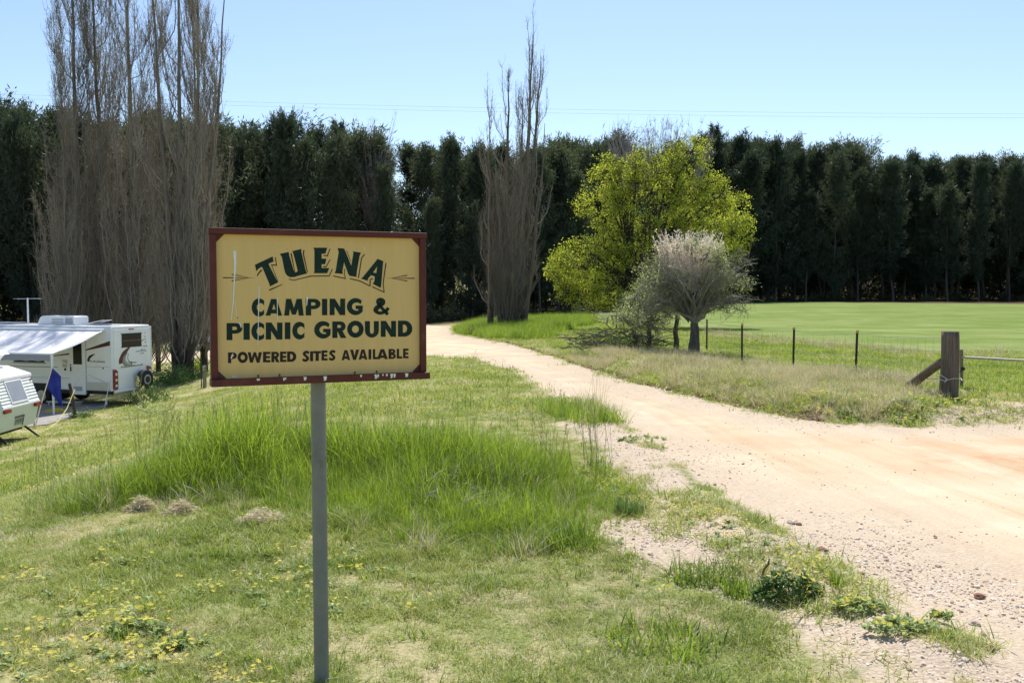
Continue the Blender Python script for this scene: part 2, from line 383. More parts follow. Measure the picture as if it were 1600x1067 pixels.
    L(math_(nt, 'ADD', hgt, h2), bm.inputs['Height']); L(bm.outputs[0], b.inputs['Normal'])
    L(b.outputs[0], out.inputs[0]); return m
M_GROUND = ground_material()

# ------------------------------------------------------------------ ground, road, oval sheets (one heightfield cut in three)
def build_ground():
    thf = np.linspace(-.62, .62, 400)
    thb = np.concatenate([np.linspace(-math.pi, -.62, 60)[:-1], thf, np.linspace(.62, math.pi, 60)[1:]])
    R = np.concatenate([[.02], np.exp(np.linspace(math.log(.6), math.log(1500), 430))])
    nr, nt_ = len(R), len(thb)
    TH, RR = np.meshgrid(thb, R); X = RR*np.sin(TH); Y = RR*np.cos(TH); x = X.ravel(); y = Y.ravel()
    z = height(x, y); V = np.stack([x, y, z], 1)
    idx = np.arange(nr*nt_).reshape(nr, nt_)
    Q = np.stack([idx[:-1, :-1], idx[:-1, 1:], idx[1:, 1:], idx[1:, :-1]], -1).reshape(-1, 4)[:, ::-1]
    at_ = {'sd_road': np.clip(sdist(x, y, ROAD), -3, 3), 'sd_gravel': np.clip(np.maximum(sdist(x, y, GRAVEL), sdist(x, y, GATEDIRT)-.15), -3, 3),
           'sd_dry': np.clip(sdist(x, y, DRY), -4, 4), 'sd_oval': np.clip(sdist(x, y, OVAL), -5, 5), 'dl': np.clip(ldist(x, y, LE_W), 0, 30)}
    r = np.hypot(x, y); th = np.arctan2(x, y)
    lim = np.interp(th, [-.5, -.1, .05, .16, .25, .6], [78, 80, 84, 105, 124, 118])
    at_['forest'] = smooth(r, lim-2, lim+3)*(1-smooth(r, 165, 200)*(1-smooth(th, .1, .2)))
    oc = ground_px(1590, 725)
    at_['orange'] = np.exp(-((x-oc[0])/1.5)**2-((y-oc[1])/.8)**2)+.6*np.exp(-((x-oc[0]+1)/3.)**2-((y-oc[1]-1.4)/.5)**2)
    at_['shoulder'] = smooth(ldist(x, y, LE_W)+(fbm(x*.8, y*.8, 44)-.5)*2.2, 2.6, .9)*smooth(r, 10.5, 6.0)*(y > 0)
    ctr = V[Q].mean(1); inr = sdist(ctr[:, 0], ctr[:, 1], ROAD) > 0; ino = (sdist(ctr[:, 0], ctr[:, 1], OVAL) > 0) & ~inr
    for name, msk in (('road', inr), ('playing_field', ino), ('ground', ~(inr | ino))):
        q = Q[msk]; u, inv = np.unique(q, return_inverse=True)
        me = mesh_np(name, V[u], inv.reshape(-1, 4), None, True)
        for k, a in at_.items(): set_attr(me, k, a[u])
        tag(link(name, me, M_GROUND), kind='structure')
build_ground()

# ------------------------------------------------------------------ scatter with geometry nodes (only for uncountable stuff)
def make_lib(name, meshes, mat):
    c = bpy.data.collections.new(name)
    for i, me in enumerate(meshes):
        me.materials.clear(); me.materials.append(mat)
        o = bpy.data.objects.new('%s_%02d' % (name, i), me); c.objects.link(o)
    return c
def scatter(name, P, rot, scl, idx, lib, label, cat):
    me = bpy.data.meshes.new(name); me.vertices.add(len(P)); me.vertices.foreach_set('co', np.asarray(P, np.float32).ravel())
    a = me.attributes.new('rot', 'FLOAT_VECTOR', 'POINT'); a.data.foreach_set('vector', np.asarray(rot, np.float32).ravel())
    a = me.attributes.new('scl', 'FLOAT', 'POINT'); a.data.foreach_set('value', np.asarray(scl, np.float32))
    a = me.attributes.new('idx', 'INT', 'POINT'); a.data.foreach_set('value', np.asarray(idx, np.int32))
    o = link(name, me, None)
    ng = bpy.data.node_groups.new(name, 'GeometryNodeTree')
    ng.interface.new_socket('Geometry', in_out='INPUT', socket_type='NodeSocketGeometry')
    ng.interface.new_socket('Geometry', in_out='OUTPUT', socket_type='NodeSocketGeometry')
    gi = ng.nodes.new('NodeGroupInput'); go = ng.nodes.new('NodeGroupOutput')
    ip = ng.nodes.new('GeometryNodeInstanceOnPoints'); ci = ng.nodes.new('GeometryNodeCollectionInfo')
    ci.inputs['Collection'].default_value = lib; ci.inputs['Separate Children'].default_value = True; ci.inputs['Reset Children'].default_value = True
    def na(n, t):
        q = ng.nodes.new('GeometryNodeInputNamedAttribute'); q.data_type = t; q.inputs['Name'].default_value = n; return q.outputs['Attribute']
    er = ng.nodes.new('FunctionNodeEulerToRotation')
    ng.links.new(gi.outputs[0], ip.inputs['Points']); ng.links.new(ci.outputs[0], ip.inputs['Instance'])
    ip.inputs['Pick Instance'].default_value = True
    ng.links.new(na('idx', 'INT'), ip.inputs['Instance Index']); ng.links.new(na('rot', 'FLOAT_VECTOR'), er.inputs[0])
    ng.links.new(er.outputs[0], ip.inputs['Rotation']); ng.links.new(na('scl', 'FLOAT'), ip.inputs['Scale'])
    ng.links.new(ip.outputs[0], go.inputs[0])
    md = o.modifiers.new('scatter', 'NODES'); md.node_group = ng
    tag(o, label, cat, kind='stuff'); return o
def blades(n, h0, h1, w, spread, lean, seed, droop=.5, segs=3):
    rs = np.random.RandomState(seed)
    a = rs.rand(n)*6.283; rr = np.sqrt(rs.rand(n))*spread; base = np.stack([rr*np.cos(a), rr*np.sin(a), np.full(n, -.01)], 1)
    h = h0+(h1-h0)*rs.rand(n); az = rs.rand(n)*6.283; ln = np.minimum(np.abs(rs.normal(0, lean, n)), 1.15); D = np.stack([np.cos(az), np.sin(az)], 1)
    sd = np.stack([-np.sin(az+rs.normal(0, .8, n)), np.cos(az), np.zeros(n)], 1); W = w*(.6+.8*rs.rand(n))
    V = []; 
    for k in range(segs+1):
        t = k/segs; out = h*(ln*t+droop*ln*t*t*t)
        c = base+np.stack([D[:, 0]*out, D[:, 1]*out, h*(t-.25*droop*ln*t*t)/(1+.3*ln)], 1)
        ww = (W*(1-t**1.5)*.5)[:, None]*sd
        if k < segs: V += [c-ww, c+ww]
        else: V += [c]
    V = np.stack(V, 1); m = 2*segs+1; b = (np.arange(n)*m)[:, None]
    Q = np.concatenate([b+np.array([[2*k, 2*k+1, 2*k+3, 2*k+2]]) for k in range(segs-1)]) if segs > 1 else None
    T = b+np.array([[2*segs-2, 2*segs-1, 2*segs]])
    return V.reshape(-1, 3), Q, T
def blade_mesh(name, *a, **k):
    V, Q, T = blades(*a, **k); return mesh_np(name, V, Q, T)
def sample(n_per_m2, rmax, rmin=3.2, px=(-60, 1660), keep=None, rs=RS):
    """random ground points in the visible wedge; density is a function of distance"""
    th0, th1 = math.atan((px[0]-800)/FPX), math.atan((px[1]-800)/FPX)
    out = []; edges = np.exp(np.linspace(math.log(rmin), math.log(rmax), 26))
    for a, b in zip(edges[:-1], edges[1:]):
        area = .5*(b*b-a*a)*(th1-th0); n = int(area*n_per_m2((a+b)/2))
        r = np.sqrt(a*a+(b*b-a*a)*rs.rand(n)); t = th0+(th1-th0)*rs.rand(n); out.append(np.stack([r*np.sin(t), r*np.cos(t)], 1))
    P = np.concatenate(out); x, y = P.T
    if keep is not None: P = P[keep(x, y)]
    return P
def place(P2, name, lib, nvar, s0, s1, label, cat, tilt=.12, sfun=None, sink=0):
    n = len(P2); x, y = P2.T; z = height(x, y)-sink
    rot = np.stack([RS.normal(0, tilt, n), RS.normal(0, tilt, n), RS.rand(n)*6.283], 1)
    s = s0+(s1-s0)*RS.rand(n)
    if sfun is not None: s = s*sfun(x, y)
    return scatter(name, np.stack([x, y, z], 1), rot, s, RS.randint(0, nvar, n), lib, label, cat)
def rnd(x): return RS.rand(len(x))

M_LAWN = leafy('lawn_blades', [(.10, .17, .03), (.19, .27, .045), (.30, .37, .08), (.46, .47, .18), (.68, .60, .38)], .5, .8, randamt=.45)
M_TALL = leafy('tall_green_blades', [(.045, .08, .016), (.15, .24, .03), (.30, .41, .05), (.50, .56, .13)], .6, .7, randamt=.5)
M_STRAW = leafy('straw_blades', [(.26, .29, .13), (.44, .40, .25), (.62, .54, .42), (.76, .67, .57)], .4, .5, randamt=.6)
M_WHITE = leafy('bleached_stalks', [(.42, .38, .30), (.6, .55, .46)], .2, 1)
M_WEED = leafy('weed_leaves', [(.06, .12, .03), (.11, .19, .05), (.20, .28, .11)], .35, .8)
M_PETAL = leafy('yellow_petals', [(.75, .62, .06), (.85, .75, .16)], .4, 1)
M_STONE = plain('pebble_stone', (.42, .32, .25), .9, var=.45, scale=9, bump=.4, obj=False)

LIB_LAWN = make_lib('lawn_tuft', [blade_mesh('lawn_tuft', 44, .02, .058+.016*(i % 3), .0050, .10, 1.0+.2*i, 100+i, segs=2) for i in range(6)], M_LAWN)
LIB_FAR = make_lib('lawn_far_tuft', [blade_mesh('lawn_far_tuft', 40, .03, .09, .011, .26, 1.0, 120+i, segs=2) for i in range(4)], M_LAWN)
LIB_TALL = make_lib('tall_tuft', [blade_mesh('tall_tuft', 24, .12, .42+.04*i, .0078, .075, .30+.05*i, 140+i, droop=1.0, segs=4) for i in range(7)], M_TALL)
LIB_STRAW = make_lib('straw_tuft', [blade_mesh('straw_tuft', 34, .10, .30+.03*i, .006, .12, .6, 160+i, droop=1.0, segs=3) for i in range(5)], M_STRAW)
LIB_DEAD = make_lib('dead_tuft', [blade_mesh('dead_tuft', 34, .015, .045, .004, .11, 1.15, 190+i, segs=2) for i in range(4)], M_STRAW)
LIB_GTUFT = make_lib('green_tuft', [blade_mesh('green_tuft', 30, .04, .10, .006, .06, .6, 195+i, droop=.8, segs=3) for i in range(4)], M_TALL)
LIB_MID = make_lib('rough_tuft', [blade_mesh('rough_tuft', 34, .05, .16, .008, .13, .8, 170+i, droop=.8, segs=3) for i in range(4)], M_TALL)

def sdm(x, y, P): return sdist(x, y, P)
def patch(x, y, s=1.0, seed=50): return fbm(x*s, y*s, seed, 3)
def lawn_keep(x, y):
    j = (fbm(x*1.8, y*1.8, 77, 3)-.5)*.9
    rd = sdm(x, y, ROAD)+j; gv = sdm(x, y, GRAVEL)+j
    k = (rd < -.02) & ((gv < -.02) | (RS.rand(len(x)) < .05))
    k &= (fbm(x*2.2, y*2.2, 90, 3) > .47) | (RS.rand(len(x)) < .42)
    return k & ~((sdm(x, y, OVAL) > 0))
P = sample(lambda r: 420 if r < 7 else (260 if r < 11 else 110), 17, keep=lawn_keep)
place(P, 'lawn_grass', LIB_LAWN, 6, .6, 1.1, 'short mown grass of the lawn round the sign', 'grass', sfun=lambda x, y: .35+1.35*fbm(x*1.3, y*1.3, 31)**1.3)
P = sample(lambda r: 42 if r < 25 else (22 if r < 40 else 7), 75, 13, keep=lawn_keep)
place(P, 'distant_lawn_grass', LIB_FAR, 4, .7, 1.3, 'short grass running down to the camp ground', 'grass')
P = sample(lambda r: 260 if r < 9 else 110, 16, 3.4, keep=lambda x, y: lawn_keep(x, y) & (RS.rand(len(x)) < .12+.8*smooth(fbm(x*1.7, y*1.7, 33, 3), .46, .6)))
place(P, 'dead_lawn_grass', LIB_DEAD, 4, .6, 1.1, 'dead straw coloured blades in worn patches of the lawn', 'grass')
P = sample(lambda r: 30, 12, 3.4, keep=lambda x, y: lawn_keep(x, y) & (fbm(x*2.1, y*2.1, 35, 3) > .56))
place(P, 'lawn_tufts', LIB_GTUFT, 4, .5, 1.2, 'fresher green tufts standing out of the short lawn', 'grass')
# tall green strip
def tall_keep(x, y):
    s = sdm(x, y, TALL)+(fbm(x*1.4, y*1.4, 61)-.5)*.9
    return (s > 0) & ((fbm(x*1.5, y*1.5, 62) > .33) | (RS.rand(len(x)) < .35))
P = sample(lambda r: 230 if r < 14 else 110, 22, 5, keep=tall_keep)
def tall_s(x, y):
    r = np.hypot(x, y); s = np.clip(sdm(x, y, TALL), 0, 2)
    back = smooth(r, 7.3, 10.5)
    return (.55+.8*back)*(.5+1.05*fbm(x*1.5, y*1.5, 63))*(.42+.58*smooth(s, 0, 1.0))
place(P, 'tall_grass', LIB_TALL, 7, .75, 1.25, 'tall bright green unmown grass in a strip behind the sign post', 'grass', sfun=tall_s)
P = sample(lambda r: 14, 14, 5, keep=lambda x, y: tall_keep(x, y) & (fbm(x*2, y*2, 68) > .56))
place(P, 'dead_tall_grass', LIB_STRAW, 5, .4, .9, 'dry stems mixed into the tall green grass', 'grass')
# seed heads
def seed_mesh(i):
    rs = np.random.RandomState(300+i); mb = MB()
    for k in range(5):
        b = rs.normal(0, .05, 3)*[1, 1, 0]; tip = b+np.array([rs.normal(0, .06), rs.normal(0, .06), .55+.2*rs.rand()])
        mid = (b+tip)/2+rs.normal(0, .01, 3); V, Q = tubes(np.array([[b, mid, tip]]), np.array([[.0022, .0018, .0012]]), 3); mb.add(V, Q)
        n = 12; C = tip-(tip-mid)*rs.rand(n)[:, None]*.4; V, Q = strips(C, np.stack([rs.normal(0, .3, n), rs.normal(0, .3, n), np.ones(n)], 1), .035, .007, rs); mb.add(V, Q)
    return mesh_np('seed', np.concatenate(mb.V), np.concatenate(mb.Q))
M_SEED = leafy('seed_heads', [(.20, .30, .08), (.34, .38, .16), (.48, .45, .28)], .4, 1)
LIB_SEED = make_lib('seed_stalk', [seed_mesh(i) for i in range(4)], M_SEED)
P = sample(lambda r: 7, 14, 7.5, keep=lambda x, y: (sdm(x, y, TALL) > -.1) & (np.hypot(x, y) > 8.2))
place(P, 'seeding_grass', LIB_SEED, 4, .6, 1.05, 'thin seeding stalks standing above the tall green grass', 'grass')
P = sample(lambda r: 2, 24, 10, px=(200, 1000), keep=lambda x, y: lawn_keep(x, y) & (fbm(x*.5, y*.5, 66) > .5))
place(P, 'wispy_grass', LIB_SEED, 4, .3, .55, 'sparse wispy stalks on the lawn behind the tall strip', 'grass')
# dry verge on the right
def dry_keep(x, y): return (sdm(x, y, DRY)+(fbm(x*.7, y*.7, 71)-.5)*3 > 0) & (sdm(x, y, ROAD) < -.12) & (sdm(x, y, GATEDIRT) < -.1)
P = sample(lambda r: 48, 45, 12, px=(820, 1660), keep=dry_keep)
place(P, 'dry_verge_grass', LIB_STRAW, 5, .38, 1.0, 'bleached straw grass on the bank between the track and the picket fence', 'grass', sfun=lambda x, y: .45+.9*fbm(x*.8, y*.8, 72))
def rough_keep(x, y): return (sdm(x, y, OVAL) < .3) & (sdm(x, y, ROAD) < -.1) & (x > 1.2) & (sdm(x, y, GATEDIRT) < 0)
P = sample(lambda r: 34 if r < 30 else 14, 70, 12.5, px=(800, 1700), keep=rough_keep)
place(P, 'rough_grass', LIB_MID, 4, .5, 1.1, 'rough green grass along the picket fence and behind it', 'grass', sfun=lambda x, y: .5+.8*fbm(x*.5, y*.5, 74))
P = sample(lambda r: 40, 80, 35, px=(690, 960), keep=lambda x, y: (sdm(x, y, LUSH)+(fbm(x*.5, y*.5, 75)-.5)*2 > 0) & (sdm(x, y, ROAD) < -.2))
place(P, 'lush_grass', LIB_TALL, 7, .7, 1.3, 'lush bright green grass round the foot of the lone poplar', 'grass')
P = sample(lambda r: 90, 20, 11, px=(820, 980), keep=lambda x, y: (sdm(x, y, poly_w([(840, 640), (930, 632), (950, 655), (960, 672), (900, 668), (850, 655)])) > 0))
place(P, 'verge_grass', LIB_TALL, 7, .35, .6, 'green and rusty grass tuft at the near corner of the track', 'grass')
# field edge
P = sample(lambda r: 5, 60, 25, px=(1100, 1680), keep=lambda x, y: np.abs(sdm(x, y, OVAL)+1.2) < 1.3)
place(P, 'field_edge_grass', LIB_STRAW, 5, .6, 1.1, 'grey unmown grass along the near edge of the playing field', 'grass')
# stones
def ico(seed, n=1):
    rs = np.random.RandomState(seed)
    import bmesh
    bm = bmesh.new(); bmesh.ops.create_icosphere(bm, subdivisions=n, radius=1)
    for v in bm.verts: v.co *= .75+.5*rs.rand(); v.co.z *= .6
    me = bpy.data.meshes.new('stone'); bm.to_mesh(me); bm.free(); return me
m, nt, out = new_mat('loose_gravel'); b_ = N(nt, 'ShaderNodeBsdfPrincipled')
nt.links.new(ramp(nt, N(nt, 'ShaderNodeObjectInfo').outputs['Random'], [(0, (.34, .22, .16)), (.2, (.54, .41, .31)), (.7, (.68, .56, .45)), (1, (.80, .73, .66))]), b_.inputs['Base Color'])
b_.inputs['Roughness'].default_value = .9; nt.links.new(b_.outputs[0], out.inputs[0]); M_GRAV = m
LIB_STONE = make_lib('pebble', [ico(i) for i in range(6)], M_GRAV)
def stone_keep(x, y):
    rd = sdm(x, y, ROAD); gv = np.maximum(sdm(x, y, GRAVEL), sdm(x, y, GATEDIRT)); p = fbm(x*.9, y*.9, 81)
    edge = np.exp(-(np.clip(rd, 0, 9)/.9)**2)*(rd > 0)
    w = np.where(gv > -.1, .75, 0)+edge*.8+(rd > 0)*.02; r = np.hypot(x, y)
    sh = smooth(ldist(x, y, LE_W)+(p-.5)*2, 2.6, .9)*smooth(r, 10.5, 6.0)*(rd > 0); w = np.maximum(w, .95*sh)
    return RS.rand(len(x)) < w*smooth(p, .25, .6)
P = sample(lambda r: 2400 if r < 7 else (600 if r < 11 else 110), 19, 3.6, px=(820, 1680), keep=stone_keep)
ss = np.exp(RS.normal(math.log(.0045), .55, len(P))); ss = np.clip(ss, .003, .024)
x, y = P.T
scatter('gravel', np.stack([x, y, height(x, y)+ss*.15], 1), RS.rand(len(P), 3)*[.6, .6, 6.28], ss, RS.randint(0, 6, len(P)), LIB_STONE, 'loose pinkish gravel along the track edge', 'gravel')
# white dead stems lying in the tall grass
def stalk_mesh(i):
    rs = np.random.RandomState(400+i); mb = MB()
    for k in range(9):
        a = rs.rand()*6.28; l = .07+.16*rs.rand(); e = rs.rand()*1.1; b0 = np.array([rs.normal(0, .08), rs.normal(0, .08), .04+.1*rs.rand()])
        d = np.array([math.cos(a)*math.cos(e), math.sin(a)*math.cos(e), math.sin(e)]); mid = b0+d*l*.5+[0, 0, .02]
        V, Q = tubes(np.array([[b0, mid, b0+d*l]]), np.array([[.0021, .0018, .001]]), 3); mb.add(V, Q)
    return mesh_np('stalk', np.concatenate(mb.V), np.concatenate(mb.Q))
LIB_STALK = make_lib('dead_stalk', [stalk_mesh(i) for i in range(4)], M_WHITE)
PS = [poly_w([(660, 750), (800, 740), (830, 800), (740, 830), (670, 800)]), poly_w([(240, 740), (400, 735), (420, 790), (300, 800)])]
P = sample(lambda r: 13, 12, 5, px=(200, 1000), keep=lambda x, y: (sdm(x, y, PS[0]) > 0) | ((sdm(x, y, PS[1]) > 0) & (RS.rand(len(x)) < .4)))
place(P, 'dead_stalks', LIB_STALK, 4, .7, 1.3, 'bleached dead stalks tangled in the tall green grass', 'dead stalks')

# broadleaf weeds and flowers
def rosette(seed, nl=16, r=.09, h=.05, w=.022, up=.5):
    rs = np.random.RandomState(seed); a = rs.rand(nl)*6.283; L_ = r*(.5+.6*rs.rand(nl)); e = up*rs.rand(nl)
    D = np.stack([np.cos(a)*np.cos(e), np.sin(a)*np.cos(e), np.sin(e)], 1); S = np.stack([-np.sin(a), np.cos(a), 0*a], 1)
    b0 = np.stack([rs.normal(0, r*.25, nl), rs.normal(0, r*.25, nl), rs.rand(nl)*h*.5], 1); W = (w*(.6+.7*rs.rand(nl)))[:, None]; L_ = L_[:, None]
    up_ = np.array([0, 0, 1.])
    V = np.stack([b0, b0+D*L_*.35+S*W*.4+up_*h*.3, b0+D*L_*.7+S*W*.5+up_*h*.35, b0+D*L_+up_*h*.15, b0+D*L_*.7-S*W*.5+up_*h*.35, b0+D*L_*.35-S*W*.4+up_*h*.3], 1).reshape(-1, 3)
    b = (np.arange(nl)*6)[:, None]; return V, np.concatenate([b+np.array([[0, 1, 5, 5]]), b+np.array([[1, 2, 4, 5]]), b+np.array([[2, 3, 4, 4]])])
def fixq(Q):
    Q = np.asarray(Q); d = (Q[:, 2] == Q[:, 3]); T = Q[d][:, :3]; return Q[~d], T
def rosette_mesh(seed, **k):
    V, Q = rosette(seed, **k); q, t = fixq(Q); return mesh_np('rosette', V, q, t)
def daisy(c, r, tilt, rs, mb, petals=11):
    c = np.array(c); nrm = np.array([tilt[0], tilt[1], 1.]); nrm /= np.linalg.norm(nrm); u = np.cross(nrm, [0.3, 1, 0]); u /= np.linalg.norm(u); v = np.cross(nrm, u)
    V = []; T = []
    for k in range(petals):
        a = k*6.283/petals; d = u*math.cos(a)+v*math.sin(a); s = np.cross(nrm, d); i = len(V)
        V += [c, c+d*r*.7+s*r*.2+nrm*r*.12, c+d*r+nrm*r*.05, c+d*r*.7-s*r*.2+nrm*r*.12]; T += [(i, i+1, i+2), (i, i+2, i+3)]
    mb.add(V, None, T)
def daisy_mesh(i):
    rs = np.random.RandomState(500+i); mb = MB()
    for k in range(1+i % 3):
        daisy((rs.normal(0, .03), rs.normal(0, .03), .035+.03*rs.rand()), .0135, rs.normal(0, .25, 2), rs, mb, 8)
    return mesh_np('daisy', np.concatenate(mb.V), None, np.concatenate(mb.T))
M_WEEDG = leafy('grey_green_leaves', [(.16, .25, .08), (.28, .37, .15), (.44, .50, .28)], .45, 1.2)
LIB_ROS = make_lib('flat_weed', [rosette_mesh(600+i, nl=18, r=.07, h=.03, w=.018) for i in range(5)], M_WEEDG)
LIB_DAISY = make_lib('daisy_head', [daisy_mesh(i) for i in range(6)], M_PETAL)
def weed_patch(x, y):
    q = fbm(x*.9, y*.9, 91, 3); px_, py_ = project(np.stack([x, y, base_h(x, y)], 1))
    w = smooth(q, .47, .62)*np.interp(px_, [0, 450, 620, 900, 1250], [1, .85, .22, .12, .1])
    return w
def weed_keep(x, y): return lawn_keep(x, y) & (sdm(x, y, TALL) < -.1) & (RS.rand(len(x)) < weed_patch(x, y))
P = sample(lambda r: 60 if r < 8 else 25, 13, 3.6, keep=weed_keep)
place(P, 'flat_weeds', LIB_ROS, 5, .35, .85, 'grey green flat weed leaves scattered in the lawn', 'weeds')
P = sample(lambda r: 120 if r < 8 else 50, 15, 3.6, keep=weed_keep)
place(P, 'lawn_daisies', LIB_DAISY, 6, .7, 1.2, 'small yellow daisies dotted over the left lawn', 'flowers')
LINE1 = poly_w([(920, 745), (975, 775), (1040, 800), (1110, 830), (1170, 862), (1240, 895), (1290, 920), (1330, 950)])
def strip_keep(x, y): return (ldist(x, y, LINE1) < .11+.1*fbm(x*2, y*2, 95)) & (RS.rand(len(x)) < .8)
P = sample(lambda r: 90, 10, 4, px=(880, 1400), keep=strip_keep)
place(P, 'verge_weeds', LIB_ROS, 5, .35, .7, 'low weeds in a line between lawn and track', 'weeds')
P = sample(lambda r: 170, 10, 4, px=(880, 1400), keep=strip_keep)
place(P, 'verge_daisies', LIB_DAISY, 6, .6, 1.0, 'yellow daisies in a line along the edge of the track', 'flowers')
P = sample(lambda r: 110, 10, 4, px=(880, 1400), keep=lambda x, y: (ldist(x, y, LINE1) < .12+.45*fbm(x*1.5, y*1.5, 97)))
place(P, 'verge_short_grass', LIB_LAWN, 6, .8, 1.6, 'thin short grass on the gravel bank beside the track', 'grass')
P = sample(lambda r: 12, 22, 13, px=(1240, 1560), keep=lambda x, y: (sdm(x, y, ROAD) < -.1) & (sdm(x, y, ROAD) > -1.3))
place(P, 'bank_weeds', LIB_ROS, 5, .8, 1.5, 'leafy weeds with yellow flowers at the foot of the strainer post bank', 'weeds')
P = sample(lambda r: 22, 22, 13, px=(1240, 1540), keep=lambda x, y: (sdm(x, y, ROAD) < -.1) & (sdm(x, y, ROAD) > -1.1))
place(P, 'bank_daisies', LIB_DAISY, 6, 1.2, 1.9, 'yellow flowers along the bank below the strainer post', 'flowers')

# ------------------------------------------------------------------ the camp sign
def sign_material():
    m, nt, out = new_mat('sign_yellow_paint'); b = N(nt, 'ShaderNodeBsdfPrincipled')
    tc = N(nt, 'ShaderNodeTexCoord').outputs['Object']
    mp = N(nt, 'ShaderNodeMapping'); mp.inputs['Scale'].default_value = (26, 1, 1.6); nt.links.new(tc, mp.inputs[0])
    n = noise_(nt, 1, 5, .7, mp.outputs[0]); n2 = noise_(nt, 5, 4, .6, tc); n3 = noise_(nt, 60, 3, .5, tc)
    c = mixc(nt, n, (.70, .46, .155), (.88, .61, .245)); c = mixc(nt, math_(nt, 'MULTIPLY', n2, .35), c, (.70, .49, .24))
    c = mixc(nt, rng(nt, n3, .71, .76), c, (.30, .18, .08))
    nt.links.new(c, b.inputs['Base Color']); b.inputs['Roughness'].default_value = .6; b.inputs['Specular IOR Level'].default_value = .15
    bm = N(nt, 'ShaderNodeBump'); bm.inputs['Strength'].default_value = .15; bm.inputs['Distance'].default_value = .002
    nt.links.new(n, bm.inputs['Height']); nt.links.new(bm.outputs[0], b.inputs['Normal']); nt.links.new(b.outputs[0], out.inputs[0]); return m
M_SIGN = sign_material()
M_MAROON = plain('maroon_frame_paint', (.105, .02, .013), .6, var=.3, scale=12, dirt=(.17, .06, .035), bump=.2)
M_LETTER = plain('dark_green_lettering', (.010, .030, .022), .6, var=.25, scale=40, dirt=(.03, .05, .04), spec=.2)
M_SHADOWLINE = plain('brown_outline_paint', (.055, .022, .008), .6, var=.2, scale=40)
M_BLACKL = plain('dark_brown_lettering', (.022, .010, .006), .6, var=.3, scale=40)
M_DROP = plain('white_bird_streaks', (.85, .83, .78), .8, var=.2, scale=60)
M_GALV = plain('galvanised_pipe', (.215, .215, .195), .5, metal=.05, var=.35, scale=9, dirt=(.11, .11, .09), bump=.3)
SYAW, SW, SH = .4186, .901, .622; SC0 = np.array([-.7898, 4.0, CAMZ-.0638])
sr = np.array([math.cos(SYAW), math.sin(SYAW), 0]); sn = np.array([math.sin(SYAW), -math.cos(SYAW), 0])  # towards the viewer
def on_sign(px, py):            # photo pixel -> board coordinates (right, up)
    d = ray(px, py); o = np.array([0, 0, CAMZ]); t = ((SC0-o)@sn)/(d@sn); p = o+d*t-SC0
    return p@sr, p[2]
SIGN = empty('camp_sign', (SC0[0], SC0[1], 0), SYAW)
SIGN['label'] = 'yellow and maroon camping ground sign with dark green lettering on a pipe post'; SIGN['category'] = 'sign'
ZC = SC0[2]
def sp(mb, name, mat, bevel=0, parent=SIGN, sm=False):
    o = mb.build(name, mat, parent, bevel, sm); o.location = (0, 0, ZC); return o
hw, hh = SW/2, SH/2
sp(MB().box((-hw+.012, .0, -hh+.02), (hw-.012, .012, hh-.012)), 'board', M_SIGN)
sp(MB().box((-hw, -.016, -hh+.024), (-hw+.027, .022, hh-.021)), 'side_rail', M_MAROON, .002)
sp(MB().box((hw-.027, -.016, -hh+.024), (hw, .022, hh-.021)), 'side_rail', M_MAROON, .002)
sp(MB().box((-hw-.003, -.022, hh-.021), (hw+.003, .024, hh+.003)), 'top_rail', M_MAROON, .002)
sp(MB().box((-hw-.003, -.045, -hh-.004), (hw+.006, .026, -hh+.024)), 'bottom_ledge', M_MAROON, .002)
mb = MB(); k = .034; e = .0268
for sx in (-1, 1):
    for sz in (-1, 1):
        zz = hh-.0208 if sz > 0 else -(hh-.0242)
        p = [(sx*(hw-e), zz), (sx*(hw-e-k), zz), (sx*(hw-e), zz-sz*k)]
        o = sp(MB().prism(p if sx*sz < 0 else p[::-1], -.004, -.0002), 'corner_piece', M_MAROON)
pz = H(SC0[0]+.03, SC0[1]+.08)
pm = MB().tube([(-.008, .047, pz-.3), (-.012, .047, ZC+.15)], [.0315]*2, 24); o = pm.build('post', M_GALV, SIGN, 0, True)
sp(MB().box((-.06, .0125, -.18), (.10, .018, -.12)), 'mounting_bracket', M_GALV, .001); sp(MB().box((-.06, .0125, .08), (.10, .018, .13)), 'mounting_bracket', M_GALV, .001)

# --- lettering: glyphs as filled pieces in a unit box
def arc(cx, cy, rx, ry, a0, a1, n=14):
    t = np.radians(np.linspace(a0, a1, n)); return [(cx+rx*math.cos(q), cy+ry*math.sin(q)) for q in t]
def strip_(o, i): return ('S', o, i)
def P_(*p): return ('P', list(p))
def R_(x0, y0, x1, y1): return P_((x0, y0), (x1, y0), (x1, y1), (x0, y1))
def resample(p, n):
    p = np.array(p, float); d = np.r_[0, np.cumsum(np.hypot(*np.diff(p, axis=0).T))]; t = np.linspace(0, d[-1], n)
    return np.stack([np.interp(t, d, p[:, 0]), np.interp(t, d, p[:, 1])], 1)
def stroke(pts, w, n=30, wx=1.0):
    p = np.array(pts, float)
    # Catmull-Rom through the points
    q = np.vstack([2*p[0]-p[1], p, 2*p[-1]-p[-2]]); out = []
    for i in range(1, len(q)-2):
        for t in np.linspace(0, 1, 8, endpoint=False):
            out.append(.5*((2*q[i])+(-q[i-1]+q[i+1])*t+(2*q[i-1]-5*q[i]+4*q[i+1]-q[i+2])*t*t+(-q[i-1]+3*q[i]-3*q[i+1]+q[i+2])*t**3))
    out.append(p[-1]); p = resample(out, n); t = np.gradient(p, axis=0); t /= np.linalg.norm(t, axis=1, keepdims=True)
    nn = np.stack([-t[:, 1]*wx, t[:, 0]], 1)*w/2; return strip_([tuple(a) for a in p+nn], [tuple(a) for a in p-nn])
